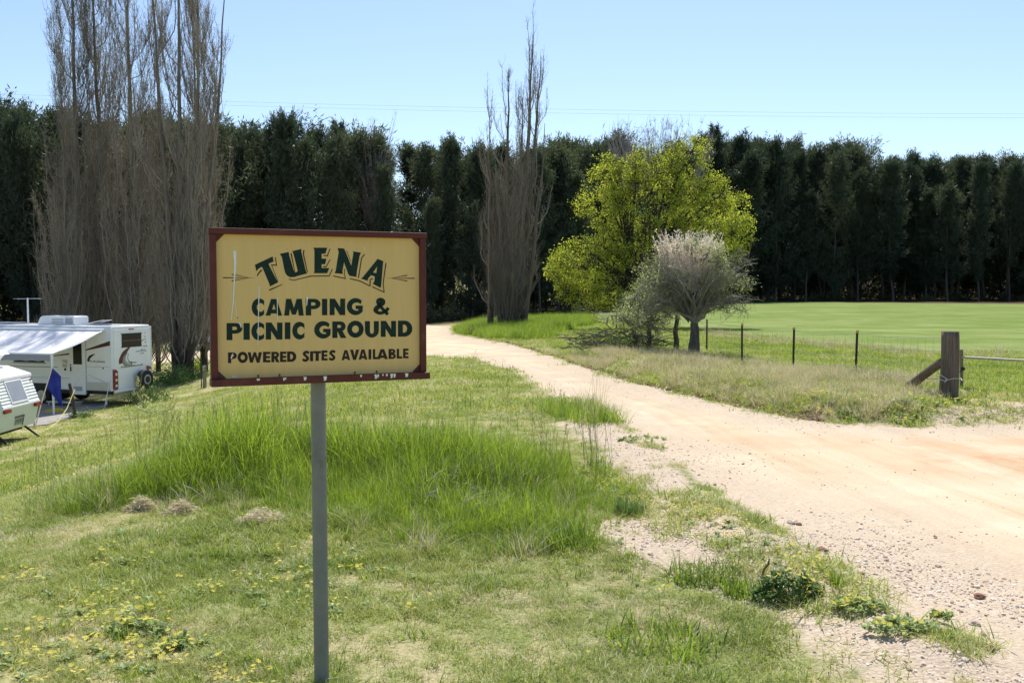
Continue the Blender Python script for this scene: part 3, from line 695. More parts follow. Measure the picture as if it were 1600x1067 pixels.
PB = strip_([(.3, 1)]+arc(.56, .69, .44, .31, 90, -90)+[(.3, .38)], [(.3, .78)]+arc(.52, .69, .15, .10, 90, -90)+[(.3, .585)])
GL = {
 'C': [strip_(arc(.58, .5, .58, .5, 46, 314, 30), arc(.70, .5, .30, .24, 20, 340, 30))],
 'G': [strip_(arc(.54, .5, .54, .5, 42, 330, 30), arc(.62, .5, .30, .24, 35, 330, 30)), R_(.55, .36, 1, .56), P_((.72, .14), (.99, .2), (.995, .45), (.72, .45))],
 'O': [strip_(arc(.5, .5, .5, .5, 0, 360, 36), arc(.5, .5, .21, .22, 0, 360, 36))],
 'D': [R_(0, 0, .34, 1), strip_([(.32, 1)]+arc(.45, .5, .55, .5, 90, -90, 20)+[(.32, 0)], [(.32, .75)]+arc(.42, .5, .22, .25, 90, -90, 20)+[(.32, .25)])],
 'P': [R_(0, 0, .37, 1), PB],
 'R': [R_(0, 0, .36, 1), strip_([(.3, 1)]+arc(.58, .70, .36, .30, 90, -90)+[(.3, .40)], [(.3, .78)]+arc(.5, .70, .13, .09, 90, -90)+[(.3, .61)]), P_((.34, .46), (.70, .46), (1, 0), (.60, 0))],
 'B': [R_(0, 0, .38, 1), strip_([(.3, 1)]+arc(.55, .745, .38, .255, 90, -90)+[(.3, .49)], [(.3, .81)]+arc(.5, .745, .12, .065, 90, -90)+[(.3, .68)]), strip_([(.3, .56)]+arc(.56, .28, .44, .28, 90, -90)+[(.3, 0)], [(.3, .37)]+arc(.54, .28, .13, .085, 90, -90)+[(.3, .19)])],
 'A': [P_((0, 0), (.29, 0), (.5, .72), (.5, 1), (.33, 1)), P_((1, 0), (.67, 1), (.5, 1), (.5, .72), (.71, 0)), P_((.2, .13), (.8, .13), (.72, .37), (.28, .37))],
 'V': [P_((0, 1), (.34, 0), (.5, 0), (.5, .36), (.35, 1)), P_((1, 1), (.65, 1), (.5, .36), (.5, 0), (.66, 0))],
 'W': [P_((0, 1), (.17, 0), (.36, 0), (.22, 1)), P_((.20, .0), (.37, 0), (.58, 1), (.42, 1)), P_((.42, 1), (.58, 1), (.80, 0), (.63, 0)), P_((.64, 0), (.83, 0), (1, 1), (.78, 1))],
 'M': [P_((0, 0), (.25, 0), (.36, 1), (.10, 1)), P_((.13, 1), (.36, 1), (.60, .06), (.40, .06)), P_((.87, 1), (.60, .06), (.40, .06), (.64, 1)), P_((1, 0), (.90, 1), (.64, 1), (.75, 0))],
 'N': [R_(0, 0, .32, 1), R_(.68, 0, 1, 1), P_((0, 1), (.34, 1), (1, 0), (.66, 0))],
 'I': [R_(0, 0, 1, 1)],
 'E': [R_(0, 0, .44, 1), R_(.3, .78, 1, 1), R_(.3, .39, .95, .60), R_(.3, 0, 1, .22)],
 'L': [R_(0, 0, .44, 1), R_(.3, 0, 1, .23)],
 'T': [R_(.28, 0, .72, 1), R_(0, .77, 1, 1)],
 'U': [strip_([(0, 1)]+arc(.5, .42, .5, .42, 180, 360, 18)+[(1, 1)], [(.36, 1)]+arc(.5, .42, .14, .19, 180, 360, 18)+[(.64, 1)])],
 'S': [stroke([(.90, .80), (.55, .885), (.24, .72), (.50, .53), (.78, .30), (.50, .115), (.08, .20)], .23, 34, 1.35)],
 '&': [stroke([(.93, .42), (.78, .22), (.45, .10), (.16, .24), (.25, .46), (.60, .62), (.66, .82), (.46, .92), (.30, .80), (.42, .56), (.72, .22), (.90, .02)], .19, 50)],
}
def add_glyph(mb, g, x0, y0, x1, y1, zoff, tx=None):
    """fill glyph g into the photo-pixel box; returns through mb, each piece a hair apart"""
    for k, pc in enumerate(GL[g]):
        y = -(zoff+.00012*k)
        f = tx or (lambda u, v: on_sign(x0+u*(x1-x0), y1-v*(y1-y0)))
        if pc[0] == 'P':
            q = [f(*p) for p in pc[1]]; mb.add([(a, y, b) for a, b in q], None, None, [list(range(len(q)))])
        else:
            o, i = resample(pc[1], 34), resample(pc[2], 34); V = []
            for a, b in zip(o, i):
                a = f(*a); b = f(*b); V += [(a[0], y, a[1]), (b[0], y, b[1])]
            mb.add(V, [(2*j, 2*j+1, 2*j+3, 2*j+2) for j in range(33)])
a3 = lambda x, y: (340+x/6.669, 450+y/6.669)
a4 = lambda x, y: (500+x/6.671, 450+y/6.671)
def line(items, mat, name):
    for g, fr, x0, y0, x1, y1 in items:
        mb = MB(); p = fr(x0, y0); q = fr(x1, y1); add_glyph(mb, g, p[0], p[1], q[0], q[1], .0008)
        sp(mb, name, mat)
line([('C', a3, 355, 108, 487, 298), ('A', a3, 500, 115, 672, 288), ('M', a3, 693, 113, 897, 288), ('P', a3, 918, 113, 1072, 286), ('I', a4, 20, 113, 75, 284),
      ('N', a4, 100, 112, 262, 283), ('G', a4, 280, 105, 445, 283), ('&', a4, 545, 103, 725, 280)], M_LETTER, 'letter')
line([('P', a3, 93, 365, 258, 543), ('I', a3, 270, 365, 335, 540), ('C', a3, 352, 357, 487, 545), ('N', a3, 502, 360, 675, 537), ('I', a3, 700, 358, 758, 533), ('C', a3, 778, 352, 907, 536),
      ('G', lambda x, y: (490.9+x, 450+y), 0, 51.7, 25.6, 79), ('R', a4, 128, 348, 275, 521), ('O', a4, 283, 340, 455, 518), ('U', a4, 468, 345, 613, 517), ('N', a4, 633, 343, 792, 509), ('D', a4, 812, 340, 962, 507)], M_LETTER, 'letter')
line([('P', a3, 108, 670, 200, 782), ('O', a3, 208, 663, 315, 781), ('W', a3, 312, 668, 462, 777), ('E', a3, 473, 664, 550, 774), ('R', a3, 560, 664, 645, 773), ('E', a3, 650, 662, 717, 770), ('D', a3, 724, 660, 820, 769),
      ('S', a3, 878, 652, 960, 768), ('I', a3, 963, 658, 996, 762), ('T', lambda x, y: (489.6+x, 450+y), 0, 98.4, 11.9, 113.8), ('E', a4, 15, 650, 78, 755), ('S', a4, 88, 645, 166, 757),
      ('A', a4, 225, 647, 314, 751), ('V', a4, 312, 642, 408, 749), ('A', a4, 402, 640, 494, 746), ('I', a4, 505, 639, 535, 743), ('L', a4, 550, 637, 607, 742), ('A', a4, 594, 637, 706, 741), ('B', a4, 714, 635, 790, 738), ('L', a4, 799, 633, 856, 735), ('E', a4, 866, 631, 922, 732)], M_BLACKL, 'letter')
b1 = lambda x, y: on_sign(340+x/10, 370+y/10)
b2 = lambda x, y: on_sign(500+x/10, 370+y/10)
def paint_poly(name, mat, fr, polys, y=.0008):
    mb = MB()
    for k, pl in enumerate(polys):
        q = [fr(*p) for p in pl]; mb.add([(a, -(y+.0001*k), b) for a, b in q], None, None, [list(range(len(q)))])
    return sp(mb, name, mat)
def paint_lines(name, mat, fr, lines, y=.0006):
    for k, (pts, w0, w1) in enumerate(lines):
        mb = MB(); p = np.array(pts, float)
        if len(p) > 2: p = resample(p, 14)
        t = np.gradient(p, axis=0); t /= np.linalg.norm(t, axis=1, keepdims=True)+1e-9; nn = np.stack([-t[:, 1], t[:, 0]], 1)*np.linspace(w0, w1, len(p))[:, None]/2
        V = []
        for a, b in zip(p+nn, p-nn):
            a = fr(*a); b = fr(*b); V += [(a[0], -(y+.00005*k), a[1]), (b[0], -(y+.00005*k), b[1])]
        mb.add(V, [(2*j, 2*j+1, 2*j+3, 2*j+2) for j in range(len(p)-1)]); sp(mb, name, mat)
paint_poly('letter', M_LETTER, b1, [[(583, 438), (860, 308), (875, 388), (805, 415), (797, 432), (930, 690), (947, 712), (812, 778), (812, 745), (700, 482), (685, 470), (640, 500), (605, 540)]])
paint_poly('letter', M_LETTER, b1, [[(972, 268), (1112, 238), (1118, 290), (1190, 530), (1215, 558), (1245, 545), (1250, 525), (1185, 270), (1168, 225), (1308, 192), (1308, 235), (1375, 520), (1395, 575), (1268, 608), (1200, 630), (1130, 632), (1085, 605), (1055, 560), (1040, 500), (1005, 320)]])
paint_poly('letter', M_LETTER, b2, [[(-105, 172), (112, 172), (85, 264), (25, 266), (25, 342), (100, 345), (80, 430), (25, 430), (25, 490), (145, 490), (110, 570), (-98, 570), (-88, 540), (-88, 205)]])
paint_poly('letter', M_LETTER, b2, [[(275, 178), (378, 185), (395, 225), (488, 455), (520, 270), (518, 228), (640, 250), (618, 300), (572, 560), (570, 628), (460, 610), (440, 580), (375, 400), (350, 540), (355, 580), (228, 570), (245, 530), (292, 240)]])
paint_poly('letter', M_LETTER, b2, [[(900, 345), (940, 362), (893, 462), (830, 560), (800, 600), (748, 655), (748, 690), (640, 655), (668, 632)], [(940, 362), (990, 385), (985, 410), (955, 760), (948, 798), (825, 738), (850, 690), (856, 622), (880, 568), (893, 462)], [(830, 560), (880, 568), (857, 622), (798, 602)]])
paint_lines('letter_outline', M_SHADOWLINE, b1, [([(902, 322), (921, 452)], 14, 14), ([(925, 446), (836, 440)], 18, 16), ([(846, 450), (942, 700)], 9, 9), ([(806, 835), (1008, 745)], 22, 12), ([(618, 615), (640, 570), (688, 520)], 14, 26)])
paint_lines('letter_outline', M_SHADOWLINE, b1, [([(1148, 258), (1205, 545)], 20, 10), ([(1348, 210), (1340, 270), (1405, 560)], 20, 13), ([(1112, 660), (1185, 682), (1250, 665), (1455, 616)], 12, 16)])
paint_lines('letter_outline', M_SHADOWLINE, b2, [([(158, 188), (112, 298)], 14, 14), ([(120, 300), (52, 292)], 16, 14), ([(158, 358), (95, 468)], 14, 14), ([(100, 470), (52, 470)], 18, 18), ([(192, 503), (146, 610)], 14, 14), ([(152, 612), (-172, 617)], 16, 16)])
paint_lines('letter_outline', M_SHADOWLINE, b2, [([(415, 215), (480, 385)], 8, 9), ([(695, 275), (650, 330), (600, 645)], 16, 16), ([(205, 612), (402, 654)], 16, 16), ([(385, 500), (380, 580), (397, 650)], 10, 12)])
paint_lines('letter_outline', M_SHADOWLINE, b2, [([(1030, 410), (985, 740), (1003, 872)], 18, 14), ([(1005, 868), (815, 780)], 16, 16), ([(465, 655), (620, 690), (785, 772)], 16, 16), ([(825, 652), (782, 672), (783, 768)], 18, 16)])
paint_lines('flourish', M_BLACKL, b1, [([(85, 640), (570, 641)], 17, 3), ([(220, 588), (480, 634)], 16, 3), ([(220, 690), (480, 646)], 16, 3)])
paint_lines('flourish', M_BLACKL, b2, [([(1478, 650), (1040, 648)], 17, 3), ([(1362, 602), (1130, 643)], 16, 3), ([(1362, 692), (1130, 652)], 16, 3)])
# bird streaks down the board and on the ledge
dr = [([(366.5, 392), (367.5, 412), (366, 440)], 5, 2), ([(366, 440), (364.5, 470), (361, 500)], 2, 1.2), ([(405, 447), (404, 480), (403, 540)], 1.6, .8), ([(433, 465), (433.5, 500)], 1.2, .8), ([(480, 464), (479, 478)], 2.6, 1),
      ([(367, 470), (370, 495)], 1, .6), ([(374, 504), (377, 512)], 1.6, 1.2), ([(361, 560), (364, 552)], 2, 1), ([(569, 386), (569.5, 392)], 1, .8), ([(362, 588), (372, 589)], 1.5, 1)]
paint_lines('bird_streak', M_DROP, on_sign, dr, .0016)
mb = MB()
rsd = np.random.RandomState(9)
for x, s in ((-.275, .5), (-.27, .4), (-.17, .6), (-.165, .5), (-.085, .9), (-.002, 1.1), (.15, .5), (.215, 1.1), (.222, .9), (.245, .4), (.262, .6), (.283, .8), (.296, .7), (.35, 1.1)):
    w = .005*s+.002; n = 7; top = -hh+.0235; L_ = .022*s*(.7+.5*rsd.rand())
    pts = [(x-w, top), (x-w*.6, top-L_*.5), (x-w*.7, top-L_), (x, top-L_*.8), (x+w*.3, top-L_*1.0), (x+w*.9, top-L_*.5), (x+w, top)]
    mb = MB(); mb.add([(a, -.0456, b) for a, b in pts], None, None, [list(range(n))]); sp(mb, 'bird_streak', M_DROP)
for x in (-.266, -.18, .23, .135): sp(MB().box((x-.002, -.0062, -hh+.026), (x+.002, -.0008, -hh+.036)), 'screw', M_BLACKL)

# ------------------------------------------------------------------ strainer post, strut, picket fence, gate
M_OLDWOOD = bark('weathered_post_timber', (.055, .043, .034), (.22, .175, .135), .06, 22)
def rough_log(name, a, b, r0, r1, parent, mat=M_OLDWOOD, sides=26, n=14, seed=0, crack=True):
    a = np.array(a, float); b = np.array(b, float); ax = b-a; Ln = np.linalg.norm(ax); ax /= Ln
    u = np.cross(ax, [0.1, 1, 0.2]); u /= np.linalg.norm(u); v = np.cross(ax, u); V = []
    for i in range(n+1):
        t = i/n; c = a+ax*Ln*t+u*.012*math.sin(t*4+seed)
        for k in range(sides):
            ang = k*6.2832/sides; r = r0+(r1-r0)*t
            r *= 1+.09*(float(vnoise(ang*1.6+seed, t*2, 3))-.5)+.05*(float(vnoise(k*1.3+seed, t*3, 8))-.5)
            if crack and k in (int(sides*.27), int(sides*.28)+1): r *= .80+.1*t*(k % 2)
            if crack and k == int(sides*.62): r *= .9
            V.append(c+r*(u*math.cos(ang)+v*math.sin(ang)))
    Q = [(i*sides+k, i*sides+(k+1) % sides, (i+1)*sides+(k+1) % sides, (i+1)*sides+k) for i in range(n) for k in range(sides)]
    V.append(b+ax*.004); top = len(V)-1; T = [(n*sides+k, n*sides+(k+1) % sides, top) for k in range(sides)]
    mb = MB(); mb.add(V, Q, T); o = mb.build(name, mat, parent, 0, True); return o
g0 = ground_px(1482, 624); sx, sy, sz = g0; top = at(1494, 518, sy)[2]
S1 = tag(empty('strainer_post', (sx, sy, sz)), 'thick weathered timber gate post with a leaning strut, beside the gate', 'post')
rough_log('post', (0, 0, -.25), (.0, .0, top-sz), .138, .120, S1, seed=2)
ga = ground_px(1412, 606); tp = at(1473, 562, sy)
rough_log('strut', np.array([ga[0]-sx-.05, ga[1]-sy, ga[2]-sz-.08]), tp-np.array([sx, sy, sz])+[.02, 0, -.02], .075, .06, S1, seed=5, sides=16, crack=False)
M_WIRE = plain('fence_wire', (.30, .29, .27), .5, metal=.6, var=.2)
M_WIREW = plain('pale_wire_tie', (.75, .74, .70), .5)
mb = MB(); q = [(.155*math.cos(a)+.02, .155*math.sin(a), .30+.02*math.sin(3*a)) for a in np.linspace(0, 6.28, 20)]
mb.tube(q, .0035, 5); mb.tube([(-.15, -.06, .36), (-.10, -.16, .31), (-.13, -.15, .26)], .004, 5); mb.build('wire_tie', M_WIREW, S1)
# pickets
M_STEEL = plain('black_star_picket', (.022, .02, .022), .6, var=.5, scale=30, dirt=(.09, .05, .03))
M_CAP = plain('yellow_cap', (.62, .40, .05), .6, var=.2)
PK = [(1337, 523, 588), (1239, 513, 577), (1159.5, 517, 567), (1104, 507, 549), (1056, 501, 541), (963, 482, 516), (927.6, 483, 500), (911, 478, 498), (893, 476, 492)]
FENCE = tag(empty('picket_fence', tuple(ground_px(1337, 588))), 'black star picket fence with yellow caps and thin wires between track and field', 'fence')
F0 = np.array(FENCE.location); tops = []
def star(h):
    mb = MB(); V = []
    for k in range(3):
        a = k*2.0944+.5; c, s = math.cos(a), math.sin(a)
        mb.add([(-s*.003, c*.003, -.3), (s*.003, -c*.003, -.3), (c*.024+s*.003, s*.024-c*.003, -.3), (c*.024-s*.003, s*.024+c*.003, -.3),
                (-s*.003, c*.003, h), (s*.003, -c*.003, h), (c*.024+s*.003, s*.024-c*.003, h), (c*.024-s*.003, s*.024+c*.003, h)],
               [(3, 2, 1, 0), (4, 5, 6, 7), (0, 1, 5, 4), (1, 2, 6, 5), (2, 3, 7, 6), (3, 0, 4, 7)])
    return mb
lean = [(.02, 0), (-.005, .01), (.012, 0), (0, .0), (.01, 0), (0, 0), (0, 0), (0, 0), (0, 0)]
for i, (px, yt, yb) in enumerate(PK):
    g = ground_px(px, yb); h = at(px, yt, g[1])[2]-g[2]; h = min(max(h, .85), 1.25)
    o = star(h).build('picket', M_STEEL, FENCE); o.location = g-F0; o.rotation_euler = (lean[i][1], lean[i][0], i*1.1)
    if i < 5 and i != 3: MB().tube([(0, 0, h-.045), (0, 0, h-.01), (0, 0, h+.008)], [.03, .03, .02], 10).build('cap', M_CAP, o, 0, True)
    tops.append(g-F0+np.array([lean[i][0]*h, 0, h]))
strain = np.array([sx-.12, sy, sz])-F0; tops = [strain+[0, 0, .95]]+tops
for lv in (.06, .25, .45, .66):
    mb = MB()
    for a, b in zip(tops[:-1], tops[1:]):
        p = [a+(b-a)*t-np.array([0, 0, lv+.05*math.sin(math.pi*t)*(.4+lv)]) for t in np.linspace(0, 1, 6)]
        mb.tube(p, .004, 4, False)
    mb.build('wire', M_WIRE, FENCE)
mb = MB()
for a, b in zip(tops[:-1], tops[1:]):
    n = max(2, int(np.linalg.norm(b-a)/.3))
    for t in np.linspace(0, 1, n+1)[1:-1]:
        p = a+(b-a)*t; mb.tube([p-[0, 0, .08], p-[0, 0, .80]], .0018, 3, False)
tag(mb.build('netting', M_WIRE, FENCE), kind='stuff')
# gate
M_RUST = plain('rusty_gate_pipe', (.20, .165, .10), .6, metal=.2, var=.4, scale=14, dirt=(.30, .22, .10))
M_PALEPIPE = plain('pale_gate_pipe', (.38, .38, .29), .6, metal=.1, var=.25, scale=12, dirt=(.28, .2, .12))
gp = at(1503, 608, 14.75); gz = H(gp[0], gp[1]); GATE = tag(empty('field_gate', (gp[0], gp[1], gz)), 'low pipe and mesh field gate hanging beside the timber post', 'gate')
G0 = np.array(GATE.location); A_ = at(1503.5, 558, 14.72)-G0; B_ = at(1800, 574.5, 12.5)-G0
dn = np.array([0, 0, -.66])
MB().tube([(0, 0, at(1503, 622, 14.75)[2]-G0[2]), at(1502.5, 546, 14.75)-G0], .024, 12).build('hinge_stile', M_RUST, GATE, 0, True)
MB().tube([A_, B_], .019, 12).build('top_rail', M_PALEPIPE, GATE, 0, True)
MB().tube([A_+dn, B_+dn], .017, 12).build('bottom_rail', M_RUST, GATE, 0, True)
MB().tube([B_, B_+dn], .019, 12).build('end_stile', M_RUST, GATE, 0, True)
mb = MB()
for k in range(1, 9): o_ = dn*k/9; mb.tube([A_+o_, B_+o_], .0008, 3, False)
for k in range(1, 22): t = k/22.; mb.tube([A_+(B_-A_)*t, A_+(B_-A_)*t+dn], .0008 if k % 5 else .002, 3, False)
tag(mb.build('mesh_infill', M_RUST, GATE), kind='stuff')
mb = MB(); mb.tube([(-.02, -.03, .28), (-.12, -.04, .22), (-.16, 0, .16)], .008, 6); mb.cyl((0, -.01, .30), (0, 0, 1), .034, .05, 10); mb.build('latch_chain', M_STEEL, GATE)

# ------------------------------------------------------------------ trees
def leafmass(C, D, L, W, rs): return strips(C, D, L, W, rs)
def sheoak(seed, Ht, rad, base_t, n_str):
    """tall narrow she-oak: trunk, limbs, plumes of needle strips pointing up and out"""
    rs = np.random.RandomState(seed); z = np.linspace(-.3, Ht*.95, 12)
    lx = np.cumsum(rs.normal(0, .10, 12)); ly = np.cumsum(rs.normal(0, .10, 12)); lx -= lx[0]; ly -= ly[0]
    tr = np.stack([lx, ly, z], 1); R = np.interp(z, [0, Ht*.5, Ht], [.20, .11, .015])*(Ht/22)
    tv, tq = tubes(tr[None], R[None], 7); TM = MB(); TM.add(tv, tq)
    nb = 80; t = base_t+(1-base_t)*rs.rand(nb)**.9; t[:5] = .96; t[5:9] = .86
    hz = t*Ht; az = rs.rand(nb)*6.283
    prof = np.interp(t, [base_t, base_t+.12, .55, .85, 1], [.55, 1, .88, .50, .10])*rad*(.3+.95*rs.rand(nb))
    up = (.5+1.0*rs.rand(nb))*np.interp(t, [0, .6, 1], [.6, 1.1, 1.6])
    S = np.stack([np.interp(hz, z, lx), np.interp(hz, z, ly), hz], 1)
    Dh = np.stack([np.cos(az), np.sin(az), np.zeros(nb)], 1)
    E_ = S+Dh*prof[:, None]+np.array([0, 0, 1.])*(up*prof)[:, None]*.8
    mid = S+Dh*prof[:, None]*.55+np.array([0, 0, 1.])*(up*prof)[:, None]*.25
    bv, bq = tubes(np.stack([S, mid, E_], 1), np.stack([np.full(nb, .05), np.full(nb, .03), np.full(nb, .008)], 1), 4); TM.add(bv, bq)
    # dead lower limbs
    nd = 14; h = Ht*(.08+.3*rs.rand(nd)); a = rs.rand(nd)*6.283; S2 = np.stack([np.interp(h, z, lx), np.interp(h, z, ly), h], 1)
    E2 = S2+np.stack([np.cos(a), np.sin(a), .1+.4*rs.rand(nd)], 1)*(.8+1.2*rs.rand(nd))[:, None]
    bv, bq = tubes(np.stack([S2, (S2+E2)/2+rs.normal(0, .08, (nd, 3)), E2], 1), np.tile([.028, .018, .006], (nd, 1)), 3); TM.add(bv, bq)
    # plumes
    k = rs.randint(0, nb, n_str); f = .25+.85*rs.rand(n_str)
    B = S[k]*(1-f[:, None])**1+E_[k]*f[:, None]+(mid[k]-(S[k]+E_[k])/2)*(4*f*(1-f))[:, None]
    cl = rs.normal(0, 1, (nb*5, 3)); ck = k*5+rs.randint(0, 5, n_str); B = B+cl[ck]*np.array([.42, .42, .5])*(.5+.8*f[:, None])+rs.normal(0, .17, (n_str, 3))
    D = Dh[k]*.45+np.array([0, 0, .75])+rs.normal(0, .42, (n_str, 3)); D[rs.rand(n_str) < .3, 2] *= -.6
    V, Q = strips(B, D, .32+.5*rs.rand(n_str), .07+.06*rs.rand(n_str), rs)
    return TM, mesh_np('crown', V, Q)
M_OAK = [leafy('sheoak_needles_dark', [(.034, .052, .036), (.060, .084, .054), (.11, .14, .085)], .35, .09, randamt=.35),
         leafy('sheoak_needles_olive', [(.044, .064, .042), (.078, .102, .062), (.14, .165, .10)], .35, .09, randamt=.35)]
M_OAKB = bark('sheoak_bark', (.05, .042, .036), (.15, .125, .105), .15, 9)
OAKV = []
for i in range(8):
    Ht = 22.; TM, cm = sheoak(900+i, Ht, [2.7, 2.3, 3.6, 4.4, 2.2, 3.1, 2.5, 4.8][i], [.12, .16, .08, .2, .18, .06, .24, .10][i], 15000)
    tm = mesh_np('trunk', np.concatenate(TM.V), np.concatenate(TM.Q), None, True); OAKV.append((tm, cm))
OAKM = {}
def put_oak(x, y, hgt, v, mi, label, group, wide=1.0):
    z = H(x, y)-.1; s = hgt/22.
    t = empty('she_oak', (x, y, z), RS.rand()*6.283); t.scale = (s*wide, s*wide, s); t.rotation_euler[0] = RS.normal(0, .03); t.rotation_euler[1] = RS.normal(0, .03); tag(t, label, 'tree', group)
    tm, cm = OAKV[v]
    if (v, mi) not in OAKM:
        c2 = cm.copy(); c2.materials.clear(); c2.materials.append(M_OAK[mi]); OAKM[(v, mi)] = c2
    link('trunk', tm, None, t) if tm.materials else link('trunk', tm, M_OAKB, t)
    link('crown', OAKM[(v, mi)], None, t)
# skyline heights read along the picture: column -> y of the tree tops
SKY_X = [-260, 0, 60, 80, 130, 260, 360, 395, 430, 470, 520, 560, 620, 680, 720, 745, 790, 860, 885, 930, 1000, 1080, 1120, 1160, 1200, 1250, 1320, 1380, 1430, 1480, 1540, 1600, 1660, 1860]
SKY_Y = [166, 172, 173, 180, 184, 188, 190, 192, 178, 184, 196, 204, 210, 216, 216, 232, 232, 222, 205, 215, 232, 215, 210, 212, 218, 222, 228, 234, 242, 234, 238, 242, 240, 250]
ZN = [(-400, 395, 'dark she-oak in the wood behind the white caravans', 'she-oaks behind the caravans'),
      (395, 760, 'dark she-oak in the wood behind the yellow sign', 'she-oaks behind the sign'),
      (760, 1110, 'dark she-oak behind the bright green tree', 'she-oaks behind the bright green tree'),
      (1110, 2200, 'dark she-oak in the dense row at the far side of the playing field', 'she-oaks beyond the playing field')]
rso = np.random.RandomState(55)
def depth_at(px): return float(np.interp(px, [-300, 0, 400, 700, 900, 1100, 1300, 1600, 1900], [88, 90, 92, 94, 98, 121, 131, 127, 120]))
cnt = 0
for row, (dd, sp_, hs) in enumerate([(0, 3.7, .97), (4.5, 3.7, 1.0), (9, 3.7, .98), (14, 4.0, .95), (20, 4.2, .93)]):
    px = -170.
    while px < 1780:
        d = depth_at(px)+dd+rso.uniform(-1.5, 1.5); X = (px-800)/FPX*d; gz = H(X, d)
        ty = np.interp(px, SKY_X, SKY_Y)+4+rso.uniform(-6, 24)
        if row == 0: ty += rso.choice([0, 0, 12, 45, 70])
        hgt = (at(px, ty, d)[2]-gz)*1.0*hs
        zone = [z_ for z_ in ZN if z_[0] <= px < z_[1]][0]
        gap = (395 < px < 760)
        if not (gap and row > 2 and rso.rand() < .35):
            put_oak(X, d, hgt, rso.randint(0, 8), 0 if rso.rand() < .65 else 1, (zone[2].replace('dark she-oak', 'front row she-oak') if row == 0 else zone[2]), zone[3], rso.uniform(.8, 1.3)); cnt += 1
        px += sp_/d*FPX*rso.uniform(.75, 1.3)*(1.05 if gap else 1)
print('she-oaks', cnt)
# the deep of the wood: foliage too far back to tell tree from tree
n = 42000; pxs = rso.uniform(-200, 1850, n); dd = np.array([depth_at(p) for p in pxs[:1]])
dd = np.interp(pxs, [-300, 0, 400, 700, 900, 1100, 1300, 1600, 1900], [88, 90, 92, 94, 98, 121, 131, 127, 120])+rso.uniform(24, 34, n)
Xs = (pxs-800)/FPX*dd; tp_ = np.interp(pxs, SKY_X, SKY_Y)+42+40*vnoise(pxs*.03, pxs*0, 4); gz = height(Xs, dd); top_ = CAMZ+(455-tp_)/FPX*dd
zz = gz+(top_-gz)*rso.rand(n)**.9; keep = ~((pxs > 395) & (pxs < 760) & ((rso.rand(n) < .3) | (zz-gz > 12))); C = np.stack([Xs, dd, zz], 1)[keep]
V, Q = strips(C, rso.normal(size=(len(C), 3))+[0, 0, .8], .7+.6*rso.rand(len(C)), .26, rso)
pl = np.concatenate([rso.uniform(-200, 1100, 14000), rso.uniform(1080, 1850, 24000)]); dl_ = np.interp(pl, [-300, 0, 400, 700, 900, 1100, 1300, 1600, 1900], [88, 90, 92, 94, 98, 121, 131, 127, 120])+rso.uniform(12, 30, 38000); Xl = (pl-800)/FPX*dl_
Cl = np.stack([Xl, dl_, height(Xl, dl_)+4.5*rso.rand(38000)**1.1*np.interp(pl, [600, 700, 1050, 1150], [1, .5, .6, 1.6])], 1); C = np.concatenate([C, Cl])
V, Q = strips(C, rso.normal(size=(len(C), 3))+[0, 0, .8], .6+.6*rso.rand(len(C)), .24, rso)
tag(MB().add(V, Q).build('deep_wood', M_OAK[0]), 'dark mass of foliage deep inside the she-oak wood', 'wood', kind='stuff')
# under-storey of the wood: shrubs standing under the trees
def bush_mesh(seed, n, r, h, leaf, upz=.3, ncl=40):
    rs = np.random.RandomState(seed); c = rs.normal(size=(ncl, 3)); c /= np.linalg.norm(c, axis=1, keepdims=True); c *= (rs.rand(ncl)**.4)[:, None]; c[:, 2] = np.abs(c[:, 2])
    k = rs.randint(0, ncl, n); C = c[k]*[r*.85, r*.85, h*.85]+rs.normal(0, .13*r, (n, 3)); C[:, 2] = np.abs(C[:, 2])
    D = rs.normal(size=(n, 3))+[0, 0, upz]; return strips(C, D, leaf*(.6+.8*rs.rand(n)), leaf*.4, rs)
M_UNDER = leafy('undergrowth_leaves', [(.025, .035, .014), (.05, .06, .022), (.10, .10, .04), (.17, .15, .08)], .3, .4)
UND = [mesh_np('foliage', *bush_mesh(700+i, 1500, 1.5, 1.5, .2)) for i in range(3)]
stem_m = MB()
for k in range(7): stem_m.tube([(0, 0, -.2), (.5*math.cos(k), .5*math.sin(k), .6), (.9*math.cos(k), .9*math.sin(k), 1.1)], [.04, .03, .01], 5)
STEM = None
for i in range(58):
    px = -100+i*31+rso.uniform(-10, 10); d = depth_at(px)+rso.uniform(-3, 5)
    if 655 < px < 1120: d -= rso.uniform(1, 9)
    X = (px-800)/FPX*d; s = rso.uniform(.5, 1.0)*(1.25 if 640 < px < 780 else 1)
    if px > 1120 and rso.rand() < .2: continue
    t = empty('undergrowth_shrub', (X, d, H(X, d)-.1), rso.rand()*6); t.scale = (s*1.2, s*1.2, s)
    nm = 'behind the caravans' if px < 640 else ('at the bend of the track' if px < 1120 else 'at the far edge of the playing field')
    tag(t, 'low scrubby shrub under the dark she-oaks '+nm, 'shrub', 'scrub '+nm)
    link('foliage', UND[i % 3], M_UNDER, t)
    if STEM is None: STEM = stem_m.build('stem', M_OAKB, t).data
    else: link('stem', STEM, None, t)

